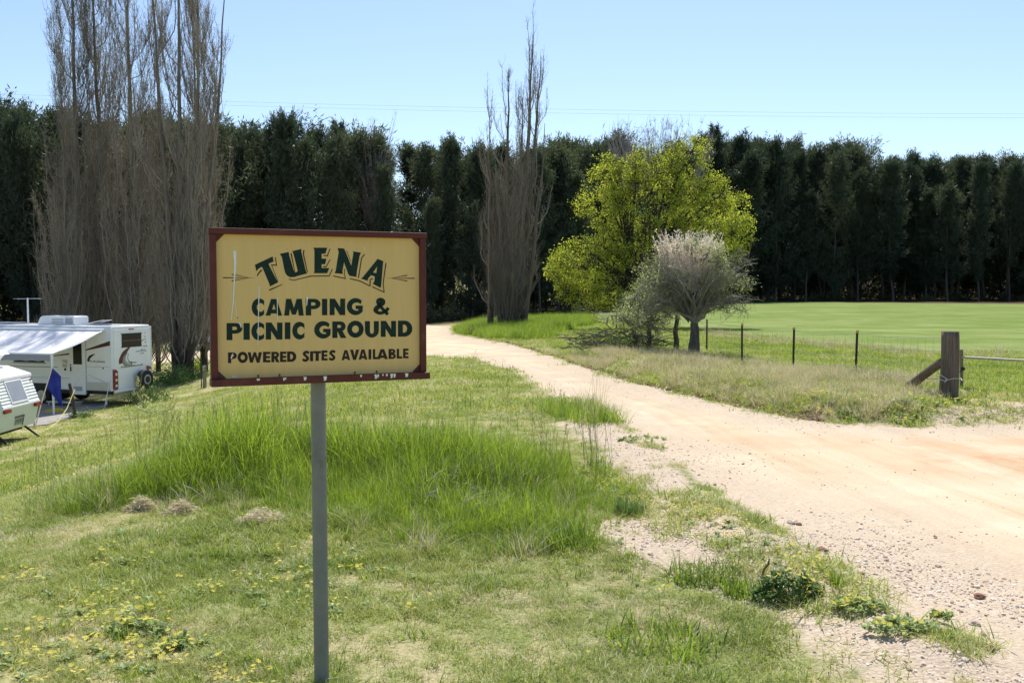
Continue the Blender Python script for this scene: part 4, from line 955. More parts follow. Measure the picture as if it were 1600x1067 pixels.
# --- leafless poplars
def poplar(seed, Ht, spread, nsc, ntw, r0, leaders=None, h_lo=.02, twl=1.0, n3=6, sk=1.45, rx=1.1, br=1.0):
    rs = np.random.RandomState(seed); TM = MB(); BR = MB(); TW = MB()
    if leaders is None: leaders = [((0, 0, 0), (rs.normal(0, .25), rs.normal(0, .25), Ht))]
    LD = []
    for (a, b) in leaders:
        a = np.array(a, float); b = np.array(b, float); n = 14; t = np.linspace(0, 1, n)[:, None]
        P = a+(b-a)*t; P[:, :2] += ((b-a)[:2]*.35*np.sin(t*math.pi*.5)-(b-a)[:2]*.35*t)+np.cumsum(rs.normal(0, .035, (n, 2)), 0)*np.minimum(1, t*4)
        R = (r0*(b[2]-a[2])/Ht)*(1-t[:, 0])**rx+.012; V, Q = tubes(P[None], R[None], 8); TM.add(V, Q); LD.append((P, b[2]-a[2]))
    S = []; Pp = []; Rr = []
    w = np.array([l[1] for l in LD]); w = w/w.sum()
    for i in range(nsc):
        P, Lh = LD[rs.choice(len(LD), p=w)]; t0 = h_lo+(.95-h_lo)*rs.rand()**sk; zz = P[0, 2]+t0*(P[-1, 2]-P[0, 2])
        st = np.array([np.interp(zz, P[:, 2], P[:, j]) for j in range(3)]); az = rs.rand()*6.283
        L_ = Lh*(.16+.24*rs.rand())*(1-.55*t0); sp_ = spread*(.35+.75*rs.rand())*np.interp(t0, [0, .25, .7, 1], [1, 1, .75, .3])
        u = np.linspace(0, 1, 9); rad = sp_*(1-np.exp(-2.6*u))+np.cumsum(rs.normal(0, .045, 9)); z = L_*(u*.55+.45*u*u)
        azz = az+np.cumsum(rs.normal(0, .09, 9)); q = st+np.stack([rad*np.cos(azz), rad*np.sin(azz), z], 1); q[0] = st; Pp.append(q); Rr.append(br*(.005+(.008+.014*L_/5)*(1-u)**.8))
    Pp = np.array(Pp); Rr = np.array(Rr); V, Q = tubes(Pp, Rr, 4); BR.add(V, Q)
    # twigs off scaffolds and leaders
    n = nsc*ntw; k = rs.randint(0, nsc, n); u = .12+.88*rs.rand(n); i0 = np.minimum((u*8).astype(int), 7); f = (u*8-i0)[:, None]
    B = Pp[k, i0]*(1-f)+Pp[k, i0+1]*f; az = rs.rand(n)*6.283; Ln = twl*(.35+.9*rs.rand(n))*(1.15-.5*u); o = .2+.6*rs.rand(n)
    D = np.stack([np.cos(az)*o, np.sin(az)*o, np.ones(n)], 1); D2 = np.stack([np.cos(az)*o*.35, np.sin(az)*o*.35, np.ones(n)], 1)
    M_ = B+D*(Ln*.45)[:, None]; E_ = M_+D2*(Ln*.55)[:, None]+rs.normal(0, .04, (n, 3))
    V, Q = tubes(np.stack([B, M_, E_], 1), np.tile([.0075, .006, .0035], (n, 1)), 3); TW.add(V, Q)
    m = n*n3; kk = rs.randint(0, n, m); g = rs.rand(m)[:, None]; C = np.where(g < .5, B[kk]+(M_[kk]-B[kk])*g*2, M_[kk]+(E_[kk]-M_[kk])*(g-.5)*2)
    D = rs.normal(0, .65, (m, 3))+[0, 0, .8]; V, Q = strips(C, D, .10+.24*rs.rand(m), .011, rs); TW.add(V, Q)
    mk = lambda nm, b, s: mesh_np(nm, np.concatenate(b.V), np.concatenate(b.Q), None, s)
    return mk('trunk', TM, True), mk('branches', BR, True), mk('twigs', TW, False)
M_POPB = bark('poplar_bark', (.10, .085, .068), (.30, .26, .21), .12, 10, base_dark=(1.5, 6.5, (.045, .036, .028)))
M_POPBR = bark('poplar_branch', (.18, .155, .13), (.38, .33, .28), .2, 8)
M_TWIG = leafy('poplar_twigs', [(.15, .125, .10), (.26, .225, .185), (.42, .375, .32)], .2, .5, randamt=.5)
POPV = [poplar(1200+i, 20.5, [1.65, 1.5, 1.75][i], 98, 36, .19, sk=1.75) for i in range(3)]
popmulti = poplar(1210, 20.5, 1.4, 140, 32, .17, sk=1.7, leaders=[((0, 0, 0), (.1, 0, 20.5)), ((-.25, .1, 0), (-1.0, .2, 19.5)), ((.3, -.1, 0), (1.0, .1, 20)), ((.1, .3, 0), (1.9, .5, 18))])
first = {}
def put_poplar(px, py, var, label, s=1.0, rz=0, d=None):
    if d is None: g = ground_px(px, py)
    else: X = (px-800)/FPX*d; g = (X, d, H(X, d))
    t = tag(empty('bare_poplar', (g[0], g[1], g[2]-.15), rz), label, 'tree', 'bare poplars beside the caravans'); t.scale = (s, s, s)
    for me, mt, nm in zip(var, (M_POPB, M_POPBR, M_TWIG), ('trunk', 'branches', 'twigs')):
        o = link(nm, me, mt if not me.materials else None, t)
        if nm == 'twigs': o['kind'] = 'stuff'
put_poplar(122, 0, POPV[0], 'tall leafless poplar, leftmost of the clump behind the white caravan', 1.1, 1, 47)
put_poplar(172, 0, POPV[1], 'tall leafless poplar, second from the left in the clump behind the caravan', 1.12, 2.4, 48)
put_poplar(216, 0, POPV[2], 'tall leafless poplar directly behind the rear corner of the caravan', 1.1, 4.1, 46.5)
put_poplar(246, 0, POPV[0], 'shorter leafless poplar set back in the gap of the clump', .66, 5, 50)
put_poplar(283, 0, popmulti, 'tall many-stemmed leafless poplar at the right end of the clump', 1.12, .2, 46)
put_poplar(318, 0, POPV[1], 'tall leafless poplar nearest the yellow sign in the clump', .95, 1.7, 48)
put_poplar(100, 0, POPV[2], 'shorter leafless poplar at the far left of the clump above the awning', .70, .6, 45)
# centre poplar: several fire-blackened stems, sparse broken top
g = ground_px(792, 512); S_ = g[1]/FPX
def rel(px, py, dy=0): p = at(px, py, g[1]+dy); return p-g
LDS = [((.25, 0, 0), rel(831, 52)), ((-.3, .1, 0), rel(796, 105)), ((.6, .1, 0), rel(848, 85, .6)), ((-1.0, 0, 0), rel(761, 172, -.3)), ((.1, -.1, 0), rel(814, 150, -.5)), ((1.0, 0, 0), rel(853, 190, .4))]
CP = poplar(1301, 18.2, 1.25, 120, 20, .26, leaders=LDS, twl=.8, n3=3, sk=1.0, rx=.95, br=1.3)
t = tag(empty('lone_poplar', (g[0], g[1], g[2]-.1)), 'sparse leafless poplar with blackened base standing alone at the bend of the track', 'tree')
M_POPC = bark('scorched_poplar_bark', (.085, .065, .05), (.25, .20, .15), .12, 9, base_dark=(.8, 3.6, (.025, .019, .015)))
link('trunk', CP[0], M_POPC, t); link('branches', CP[1], M_POPBR, t); o = link('twigs', CP[2], M_TWIG, t); o['kind'] = 'stuff'
# low brushy shoots of the same tree
rs = np.random.RandomState(77); n = 64; az = rs.rand(n)*6.283; rr = .3+1.5*rs.rand(n); u = np.linspace(0, 1, 8)
P0 = np.stack([rr*np.cos(az)*.5, rr*np.sin(az)*.5, 1.5*rs.rand(n)**2], 1); Ht_ = 3+7.0*rs.rand(n); out = .15+1.35*rs.rand(n)**1.2
Pp = P0[:, None]+np.stack([np.cos(az)[:, None]*out[:, None]*(u[None]**.62)*.85, np.sin(az)[:, None]*out[:, None]*(u[None]**.62)*.85, Ht_[:, None]*u[None]], -1)+np.cumsum(rs.normal(0, .11, (n, 8, 3)), 1)
V, Q = tubes(Pp, (.004+.012*(1-u)[None])*np.ones((n, 1)), 4); mb = MB().add(V, Q)
m = 6500; k = rs.randint(0, n, m); i0 = rs.randint(1, 7, m); f = rs.rand(m)[:, None]; B = Pp[k, i0]*(1-f)+Pp[k, i0+1]*f; az = rs.rand(m)*6.283; Ln = .35+.6*rs.rand(m)
E_ = B+np.stack([np.cos(az)*.6, np.sin(az)*.6, np.ones(m)], 1)*Ln[:, None]; V, Q = tubes(np.stack([B, (B+E_)/2+rs.normal(0, .05, (m, 3)), E_], 1), np.tile([.006, .005, .003], (m, 1)), 3); mb.add(V, Q)
tag(mb.build('shoots', M_TWIG, t), kind='stuff')

# --- broadleaf trees grown towards clusters inside an envelope
def leaf_tree(name, base, stems, ell, nlimb, ncl, nleaf, leaf, rs, matl, matb, r0, cl_r, matt=None, lf=.5, surf=.35):
    E = np.array([[*(at(px, py, base[1]+dy)-base), rx*base[1]/FPX, ry*base[1]/FPX, dep] for px, py, rx, ry, dy, dep in ell])
    w = (E[:, 3]*E[:, 4])**.95*E[:, 5]**.4; w = w/w.sum()
    def samp(n, lo):
        k = rs.choice(len(E), n, p=w); d = rs.normal(size=(n, 3)); d /= np.linalg.norm(d, axis=1, keepdims=True); r = (lo+(1-lo)*rs.rand(n))**.6
        return E[k, :3]+d*r[:, None]*np.stack([E[k, 3], E[k, 5], E[k, 4]], 1)
    cl = samp(ncl, surf); cl[:, 2] = np.maximum(cl[:, 2], .25)
    A = samp(nlimb, .15); A[:, 2] = np.maximum(A[:, 2], .8); TR = MB(); BR = MB()
    limbs = []
    for s0, s1 in stems:
        s0 = np.array(s0); s1 = np.array(s1); u = np.linspace(0, 1, 6)[:, None]; P = s0+(s1-s0)*u; P[1:-1] += rs.normal(0, .04, (4, 3)); V, Q = tubes(P[None], (r0*(1-.45*u[:, 0]))[None], 9); TR.add(V, Q)
    for a in A:
        s1 = np.array(min(stems, key=lambda s: np.linalg.norm(np.array(s[1])-a*[.5, .5, .3]))[1]); u = np.linspace(0, 1, 10)[:, None]
        c = s1*.45+a*.55; c[2] = s1[2]+(a[2]-s1[2])*.75; c[:2] = s1[:2]+(a[:2]-s1[:2])*.35
        P = (1-u)**2*s1+2*u*(1-u)*c+u*u*a; P[1:-1] += np.cumsum(rs.normal(0, .035, (8, 3)), 0); limbs.append(P)
        V, Q = tubes(P[None], (r0*lf*(1-u[:, 0])**.9+.009)[None], 6); BR.add(V, Q)
    LP = np.concatenate([l[2:] for l in limbs]); S = np.empty((ncl, 3))
    for i, c in enumerate(cl):
        d = np.linalg.norm(LP-c, axis=1)+np.maximum(0, LP[:, 2]-c[2])*.8; S[i] = LP[np.argmin(d)]
    mid = (S+cl)/2+rs.normal(0, .10, (ncl, 3))-[0, 0, .06]; V, Q = tubes(np.stack([S, mid, cl], 1), np.tile([.02, .012, .005], (ncl, 1)), 4); BR.add(V, Q)
    m = ncl*5; k = rs.randint(0, ncl, m); D = rs.normal(size=(m, 3))+[0, 0, .5]; D /= np.linalg.norm(D, axis=1, keepdims=True)
    st = S[k]+(cl[k]-S[k])*(.5+.5*rs.rand(m))[:, None]; en = st+D*cl_r*(.8+.8*rs.rand(m))[:, None]; V, Q = tubes(np.stack([st, (st+en)/2, en], 1), np.tile([.006, .004, .0025], (m, 1)), 3); BR.add(V, Q)
    n = nleaf; k = rs.randint(0, m, n); f = rs.rand(n)[:, None]; C = st[k]+(en[k]-st[k])*f+rs.normal(0, cl_r*.28, (n, 3)); C[:, 2] = np.maximum(C[:, 2], .1)
    D = rs.normal(size=(n, 3))+[0, 0, -.2]; V, Q = strips(C, D, leaf*(.6+.8*rs.rand(n)), leaf*.75, rs)
    t = empty(name, tuple(base)); mk = lambda nm, b: mesh_np(nm, np.concatenate(b.V), np.concatenate(b.Q), None, True)
    link('trunk', mk('trunk', TR), matb, t); link('branches', mk('branches', BR), matt or matb, t); tag(link('crown', mesh_np('crown', V, Q), matl, t), kind='stuff')
    return t, en, E
M_LIME = leafy('fresh_lime_leaves', [(.20, .25, .03), (.36, .43, .05), (.54, .60, .09), (.74, .76, .22)], .6, .5, randamt=.55)
M_DARKB = bark('dark_branch_bark', (.03, .024, .018), (.10, .08, .06), .2, 12)
rs = np.random.RandomState(21); Xg = (1003-800)/FPX*45; bz = np.array([Xg, 45, H(Xg, 45)])
t, _, _ = leaf_tree('lime_green_tree', bz, [((0, 0, -.2), (-.05, 0, 1.5)), ((.1, 0, -.2), (.45, .1, 1.9)), ((-.1, .1, -.2), (-.5, 0, 2.0))],
    [(1010, 340, 95, 90, 0, 2.8), (918, 418, 68, 58, -.5, 2.0), (880, 425, 34, 42, -.5, 1.4), (1105, 350, 72, 78, .3, 2.2), (1082, 262, 52, 52, 0, 1.6), (955, 285, 55, 50, .2, 1.6), (1085, 440, 70, 48, .2, 2.0), (940, 455, 78, 38, -.5, 1.8), (1140, 365, 42, 50, 0, 1.4), (1010, 265, 70, 40, 0, 1.5), (905, 320, 22, 20, 0, .8)],
    60, 1500, 84000, .070, rs, M_LIME, M_DARKB, .18, .28)
tag(t, 'broad bright lime green tree in new leaf at the end of the picket fence', 'tree')
# bare twiggy tops showing above it
rs = np.random.RandomState(23); mb = MB(); Pp = []
for px, py, w in [(975, 195, 26), (1012, 200, 22), (1035, 190, 18), (1058, 192, 24), (958, 205, 14), (1110, 215, 10), (990, 210, 30)]:
    for k in range(26):
        e = at(px+rs.normal(0, w*.5), py+abs(rs.normal(0, 14)), 45.5)-bz; s = at(1010+(px-1010)*.7, 300, 45.5)-bz; u = np.linspace(0, 1, 6)[:, None]
        Pp.append(s+(e-s)*u+np.cumsum(rs.normal(0, .04, (6, 3)), 0)+[0, rs.normal(0, .5), 0])
Pp = np.array(Pp); V, Q = tubes(Pp, np.tile(np.linspace(.014, .004, 6), (len(Pp), 1)), 3); mb.add(V, Q)
n = 2600; k = rs.randint(0, len(Pp), n); i = rs.randint(2, 6, n); B = Pp[k, i]; D = rs.normal(0, .5, (n, 3))+[0, 0, .9]; E_ = B+D*(.12+.2*rs.rand(n))[:, None]; V, Q = tubes(np.stack([B, (B+E_)/2, E_], 1), np.tile([.006, .005, .003], (n, 1)), 3); mb.add(V, Q)
M_LILAC = leafy('lilac_grey_twigs', [(.26, .22, .23), (.36, .32, .33), (.50, .46, .48)], .15, 1)
tag(mb.build('bare_top_twigs', M_LILAC, t), kind='stuff')
# pale sparse tree by the fence
M_GREYLEAF = leafy('grey_green_small_leaves', [(.22, .28, .12), (.38, .45, .22), (.60, .64, .40)], .55, .8, randamt=.6)
M_PALEB = leafy('pale_twig_bark', [(.15, .15, .11), (.27, .27, .20), (.44, .42, .35)], .25, 1.5)
M_OLDBARK = bark('dark_grey_bark', (.05, .04, .032), (.17, .14, .115), .2, 14)
M_GREYB = bark('grey_branch_bark', (.14, .115, .09), (.40, .35, .29), .2, 14)
rs = np.random.RandomState(31); bs = np.array(ground_px(1084, 553)); TE = []
t, en, E = leaf_tree('sparse_blossom_tree', bs, [((0, 0, -.2), (-.0, 0, .75))],
    [(1040, 402, 22, 18, .2, .5), (1076, 388, 26, 16, 0, .6), (1112, 402, 20, 20, -.2, .5), (1136, 432, 24, 12, 0, .5), (1158, 447, 12, 7, 0, .3), (1098, 446, 24, 18, .3, .6), (1058, 442, 28, 20, -.3, .6), (1018, 440, 24, 20, 0, .6), (1002, 418, 12, 11, 0, .3), (1072, 478, 24, 11, .3, .5), (1122, 476, 20, 9, 0, .4), (1028, 480, 20, 14, .2, .5)],
    30, 150, 8500, .036, rs, M_GREYLEAF, M_OLDBARK, .17, .23, M_PALEB, lf=.24)
mb = MB(); Pp = []
for k in range(420):
    e = at(rs.choice([1036, 1058, 1078, 1104, 1120], p=[.18, .22, .26, .22, .12])+rs.normal(0, 7.5), 358+abs(rs.normal(0, 16))+rs.choice([0, 8, 18]), bs[1]+rs.normal(0, .35))-bs; s = at(1075+rs.normal(0, 26), 455, bs[1])-bs; s[0] = .7*s[0]+.3*e[0]; u = np.linspace(0, 1, 5)[:, None]; Pp.append(s+(e-s)*u+rs.normal(0, .025, (5, 3)))
Pp = np.array(Pp); V, Q = tubes(Pp, np.tile(np.linspace(.008, .003, 5), (len(Pp), 1)), 3); mb.add(V, Q)
n = 6000; k = rs.randint(0, len(Pp), n); i = rs.randint(1, 4, n); f = rs.rand(n)[:, None]; B = Pp[k, i]*(1-f)+Pp[k, i+1]*f; D = rs.normal(0, .5, (n, 3))+[0, 0, .6]; V, Q = strips(B, D, .03+.06*rs.rand(n), .018, rs); mb.add(V, Q)
M_SILVER = leafy('silver_lilac_twigs', [(.66, .58, .64), (.80, .74, .80), (.90, .86, .90)], .5, 1)
tag(mb.build('silver_twigs', M_SILVER, t), kind='stuff')
# side branches reaching right and left
mb = MB(); Pp = []
for k in range(56):
    sgn = 1 if k % 2 else -1; e = at(1084+sgn*rs.uniform(45, 84), rs.uniform(395, 500), bs[1]+rs.normal(0, .5))-bs; s = at(1080, 500, bs[1])-bs; u = np.linspace(0, 1, 7)[:, None]
    Pp.append(s+(e-s)*u+np.array([0, 0, .25])*np.sin(u*math.pi)+np.cumsum(rs.normal(0, .03, (7, 3)), 0))
Pp = np.array(Pp); V, Q = tubes(Pp, np.tile(np.linspace(.017, .004, 7), (len(Pp), 1)), 4); mb.add(V, Q)
n = 2600; k = rs.randint(0, len(Pp), n); i = rs.randint(2, 7, n); B = Pp[k, i]; D = rs.normal(0, .6, (n, 3)); E_ = B+D*(.12+.25*rs.rand(n))[:, None]; V, Q = tubes(np.stack([B, (B+E_)/2+.02, E_], 1), np.tile([.005, .004, .002], (n, 1)), 3); mb.add(V, Q)
tag(mb.build('side_twigs', M_PALEB, t), kind='stuff')
tag(t, 'pale sparse tree with silvery top twigs standing at the picket fence', 'tree')
rs = np.random.RandomState(37); b2_ = np.array(ground_px(1015, 547))
t, _, _ = leaf_tree('scrubby_grey_shrub', b2_, [((0, 0, -.2), (-.05, 0, .7)), ((.65, 0, -.2), (.7, 0, .9)), ((-.2, .3, -.2), (-.4, .3, .6))],
    [(1000, 470, 38, 42, 0, .9), (1035, 450, 34, 44, 0, .8), (1045, 495, 28, 28, 0, .6), (975, 500, 32, 20, 0, .6), (1010, 510, 35, 22, -.2, .6)],
    20, 120, 5500, .036, rs, M_GREYLEAF, M_OLDBARK, .085, .24, M_PALEB, lf=.3)
tag(t, 'scrubby grey-green shrub left of the sparse tree, over the brush pile', 'shrub')
# grey bare trees among the she-oaks
def bare_tree(px, d, ytop, label, seed, wpx):
    rs = np.random.RandomState(seed); X = (px-800)/FPX*d; z = H(X, d); hh_ = at(px, ytop, d)[2]-z; r = wpx*d/FPX; t = tag(empty('bare_tree', (X, d, z)), label, 'tree')
    MB().tube([(0, 0, -.2), (.1, 0, hh_*.4), (.0, 0, hh_*.7)], [.22, .15, .07], 8).build('trunk', M_OAKB, t, 0, True)
    Pp = []
    for k in range(170):
        s = np.array([0, 0, hh_*rs.uniform(.3, .68)]); a = rs.rand()*6.283; q = rs.rand()**.5; e = np.array([math.cos(a)*r*q, math.sin(a)*r*q, hh_*(1-.25*q*rs.rand())-rs.rand()*hh_*.25]); u = np.linspace(0, 1, 7)[:, None]
        P = s+(e-s)*u; P[:, :2] *= (.6+.4*u); Pp.append(P+np.cumsum(rs.normal(0, .08, (7, 3)), 0))
    Pp = np.array(Pp); V, Q = tubes(Pp, np.tile(np.linspace(.05, .01, 7), (len(Pp), 1)), 4); MB().add(V, Q).build('branches', M_POPBR, t)
    n = 3500; k = rs.randint(0, len(Pp), n); i = rs.randint(2, 7, n); B = Pp[k, i]; D = rs.normal(0, .6, (n, 3))+[0, 0, .5]; V, Q = strips(B, D, .3+.5*rs.rand(n), .025, rs)
    tag(MB().add(V, Q).build('twigs', M_LILAC, t), kind='stuff')
bare_tree(585, 97, 176, 'grey leafless tree top rising out of the dark wood above the sign', 41, 45)

# brush pile and fallen branches under the sparse tree
rs = np.random.RandomState(47); c = np.array(ground_px(962, 546)); t = tag(empty('brush_pile', tuple(c)), 'pile of cut branches and weeds lying below the scrubby shrub', 'brush pile')
n = 200; px_ = rs.uniform(-1.2, 1.2, n); B = np.stack([px_, rs.normal(0, .5, n), .05+.45*rs.rand(n)*(1-(px_/1.7)**2)], 1); a = rs.normal(0, .5, n)+(rs.rand(n) < .5)*3.14; L_ = .15+.45*rs.rand(n)
D = np.stack([np.cos(a), np.sin(a), rs.normal(0.1, .25, n)], 1)*L_[:, None]; V, Q = tubes(np.stack([B, B+D*.5+rs.normal(0, .05, (n, 3)), B+D], 1), np.tile([.014, .010, .005], (n, 1)), 4); tag(MB().add(V, Q).build('branches', M_OLDBARK, t), kind='stuff')
V, Q = bush_mesh(750, 1800, 1.5, .5, .07); MB().add(V*[1, .5, 1], Q).build('foliage', M_WEED, t)
M_DEADW = bark('bleached_dead_timber', (.30, .26, .22), (.52, .47, .42), .2, 12)
c = np.array(ground_px(868, 507)); t = tag(empty('fallen_branch', tuple(c)), 'bleached fallen branch lying on the grass right of the lone poplar', 'branch')
mb = MB(); mb.tube([(-1.2, 0, .08), (-.3, .1, .16), (.6, 0, .12), (1.3, -.1, .2)], [.05, .06, .045, .02], 7); mb.build('limb', M_DEADW, t, 0, True)
mb = MB(); mb.tube([(-.3, .1, .16), (-.7, -.3, .3), (-1.1, -.4, .28)], [.03, .02, .01], 5); mb.tube([(.4, 0, .12), (.9, -.4, .1)], [.025, .012], 5); mb.build('side_branch', M_DEADW, t, 0, True)

# ------------------------------------------------------------------ the big white caravan
M_WHITE_ = plain('white_caravan_shell', (.85, .86, .88), .25, var=.03, scale=3, dirt=(.76, .75, .73), coat=.3)
M_WHITE2 = plain('white_plastic', (.82, .82, .82), .45, var=.04)
M_CREAM = plain('cream_locker_door', (.62, .60, .50), .4, var=.06)
M_GLASS = plain('dark_window', (.010, .011, .013), .18, var=.1, spec=.22)
M_TAN = plain('tan_blind', (.20, .15, .09), .6)
M_TYRE = plain('black_rubber', (.018, .018, .019), .8, var=.3, bump=.3)
M_RIM = plain('silver_wheel_rim', (.45, .45, .46), .35, metal=.7)
M_CHASSIS = plain('black_chassis', (.02, .02, .022), .6, var=.3)
M_REDLAMP = plain('red_lamp_lens', (.22, .008, .01), .15, spec=.6)
M_CLEAR = plain('clear_lamp_lens', (.75, .70, .66), .15)
M_DKRED = plain('dark_red_stripe', (.10, .018, .016), .35)
M_GREYG = plain('grey_graphic', (.27, .27, .25), .35)
M_BEIGEG = plain('beige_graphic', (.52, .48, .40), .35)
M_TRIM = plain('grey_trim', (.38, .39, .42), .5)
M_VALANCE = plain('grey_valance', (.30, .30, .34), .8, var=.1)
M_ALU = plain('aluminium', (.62, .62, .63), .35, metal=.5)
def fabric(name, c0, c1, sc=1.5, trans=.3):
    m, nt, out = new_mat(name); tc = N(nt, 'ShaderNodeTexCoord').outputs['Object']; n = noise_(nt, sc, 5, .6, tc); c = mixc(nt, rng(nt, n, .4, .7), c0, c1)
    d = N(nt, 'ShaderNodeBsdfDiffuse'); t = N(nt, 'ShaderNodeBsdfTranslucent'); mx = N(nt, 'ShaderNodeMixShader'); mx.inputs[0].default_value = trans
    nt.links.new(c, d.inputs[0]); nt.links.new(c, t.inputs[0]); nt.links.new(d.outputs[0], mx.inputs[1]); nt.links.new(t.outputs[0], mx.inputs[2]); nt.links.new(mx.outputs[0], out.inputs[0]); return m
M_AWN = fabric('white_awning_vinyl', (.86, .86, .87), (.80, .81, .85), .9, .2)
M_BLUE = fabric('blue_canvas', (.035, .05, .26), (.06, .08, .36), 3, .25)
ca = math.radians(17); cx_, cy_ = -14.65, 35.0; cz = H(cx_-2, cy_)
CZ0 = CAMZ-157/1500*35-.62                       # ground level under the caravan
CV = tag(empty('caravan', (cx_, cy_, CZ0), -ca), 'large modern white caravan with dark red stripes, spare wheel on the back and open awning', 'caravan')
LN, WD, ZB, ZT = 7.6, 2.25, .62, 2.98
mb = MB(); mb.prismx([(0.02, ZB), (WD-.02, ZB), (WD, ZB+.04), (WD, ZT-.10), (WD-.10, ZT), (.10, ZT), (0, ZT-.10), (0, ZB+.04)], -LN, 0); mb.build('body', M_WHITE_, CV, .02)
mb = MB().box((-LN+.03, .05, ZT), (-.05, WD-.05, ZT+.015)); mb.build('roof_sheet', M_WHITE2, CV)
for y in (-.012, WD-.018): MB().box((-LN, y, ZT-.16), (.005, y+.03, ZT-.09)).build('roof_edge_trim', M_WHITE2, CV, .006)
for y in (-.012, WD-.028): MB().box((-.03, y, ZB), (.018, y+.04, ZT-.05)).build('corner_trim', M_WHITE2, CV, .008)
# rear wall
o = MB().box((.0, .14, ZB+.85), (.018, WD-.14, ZT-.12)).build('rear_panel', M_WHITE_, CV, .01)
w = MB().box((.019, .56, 2.22), (.034, 1.66, 2.68)).build('rear_window', M_GLASS, CV, .012)
MB().box((.034, .62, 2.43), (.037, 1.60, 2.45)).build('rail', M_TAN, w)
MB().box((.019, .52, 2.185), (.026, 1.70, 2.219)).box((.019, .52, 2.681), (.026, 1.70, 2.71)).build('window_frame', M_CHASSIS, w)
MB().box((.02, .95, 2.84), (.04, 1.25, 2.875)).build('clearance_lamp', M_REDLAMP, CV, .006)
for y0, h0 in ((.06, .66), (WD-.30, .66)):
    l = MB().prismx([(y0, h0+.04), (y0+.04, h0), (y0+.2, h0), (y0+.24, h0+.05), (y0+.24, h0+.66), (y0+.16, h0+.74), (y0, h0+.76)], .0185, .05).build('tail_lamp', M_REDLAMP, CV, .008)
    for q in (.15, .36, .57): MB().cyl((.05, y0+.14, h0+q), (1, 0, 0), .055, .016, 16).build('lens', M_CLEAR, l)
MB().box((.0, .10, ZB-.06), (.10, WD-.06, ZB+.03)).build('rear_bumper', M_WHITE2, CV, .02)
sw = MB().cyl((.20, 1.60, .93), (1, 0, 0), .37, .22, 32).build('spare_wheel', M_TYRE, CV, .03)
MB().cyl((.315, 1.60, .93), (1, 0, 0), .19, .02, 24).build('rim', M_TRIM, sw)
MB().cyl((.33, 1.60, .93), (1, 0, 0), .13, .02, 12).build('hub', M_CHASSIS, sw)
MB().box((.0, 1.5, .80), (.09, 1.7, 1.06)).build('wheel_bracket', M_CHASSIS, CV)
def swoosh(x, pts, w0, w1, mat, name, parent, face='rear'):
    p = np.array(pts, float); q = stroke([tuple(a) for a in p], 1.0, 24); o = np.array(q[1]); i = np.array(q[2]); c = (o+i)/2; ww = np.interp(np.linspace(0, 1, 24), [0, .5, 1], [w0, max(w0, w1)*1.0, w1])[:, None]
    ww = ww*1.6; a = c+(o-i)*ww/2; b = c-(o-i)*ww/2; V = []
    for s, e in zip(a, b):
        V += [(x, s[0], s[1]), (x, e[0], e[1])] if face == 'rear' else [(s[0], x, s[1]), (e[0], x, e[1])]
    return MB().add(V, [(2*j, 2*j+1, 2*j+3, 2*j+2) for j in range(23)]).build(name, mat, parent)
swoosh(.0195, [(1.00, 2.19), (.70, 1.98), (.50, 1.74), (.50, 1.60)], .04, .13, M_DKRED, 'graphic', CV)
swoosh(.0199, [(.86, 1.98), (.68, 1.80), (.66, 1.62), (.78, 1.56), (1.12, 1.57)], .03, .09, M_GREYG, 'graphic', CV)
swoosh(.0202, [(.80, 1.92), (.74, 1.72), (.86, 1.60), (1.05, 1.575)], .02, .05, M_BEIGEG, 'graphic', CV)
swoosh(.0205, [(.92, 1.96), (.88, 1.76), (1.02, 1.62), (1.35, 1.59)], .015, .02, M_CHASSIS, 'graphic', CV)
def script(x, u0, u1, z0, h, seed, mat, face, w=.016, slope=0):
    r = np.random.RandomState(seed); n = int((u1-u0)/h*2.6); pts = []
    for i in range(n*2+1):
        t = i/(n*2.); pts.append((u0+(u1-u0)*t+(.2*h if i % 2 else 0), z0+slope*(u1-u0)*t+(h*(.4+.6*(r.rand() < .25)) if i % 2 else 0)))
    p = np.array(stroke(pts, 1.0, n*10)[1]); q = np.array(stroke(pts, 1.0, n*10)[2]); c = (p+q)/2; d = (p-q)*w/2; V = []
    for s, e in zip(c+d, c-d): V += [(x, s[0], s[1]), (x, e[0], e[1])] if face == 'rear' else [(s[0], x, s[1]), (e[0], x, e[1])]
    MB().add(V, [(2*j, 2*j+1, 2*j+3, 2*j+2) for j in range(len(c)-1)]).build('script', mat, CV)
script(.0196, 1.33, 1.95, 1.98, .11, 3, M_GREYG, 'rear'); script(.0196, 1.56, 1.80, 1.90, .04, 4, M_GREYG, 'rear')
script(.0196, .50, 1.72, 1.45, .055, 5, M_GREYG, 'rear', .02, .01)
for k, (y0, z0, s) in enumerate([(1.86, 2.30, .09), (1.78, 2.16, .07), (1.90, 2.15, .09), (1.85, 2.04, .04), (1.84, 2.52, .08), (1.84, 2.66, .07)]):
    MB().box((.0185, y0, z0), (.0200, y0+s, z0+s*.7)).build('sticker', (M_TRIM, M_DKRED, M_GREYG)[k % 3] if k < 4 else M_BEIGEG, CV)
swoosh(.0206, [(1.66, 2.38), (1.80, 2.43), (1.96, 2.46)], .02, .006, M_TAN, 'graphic', CV)
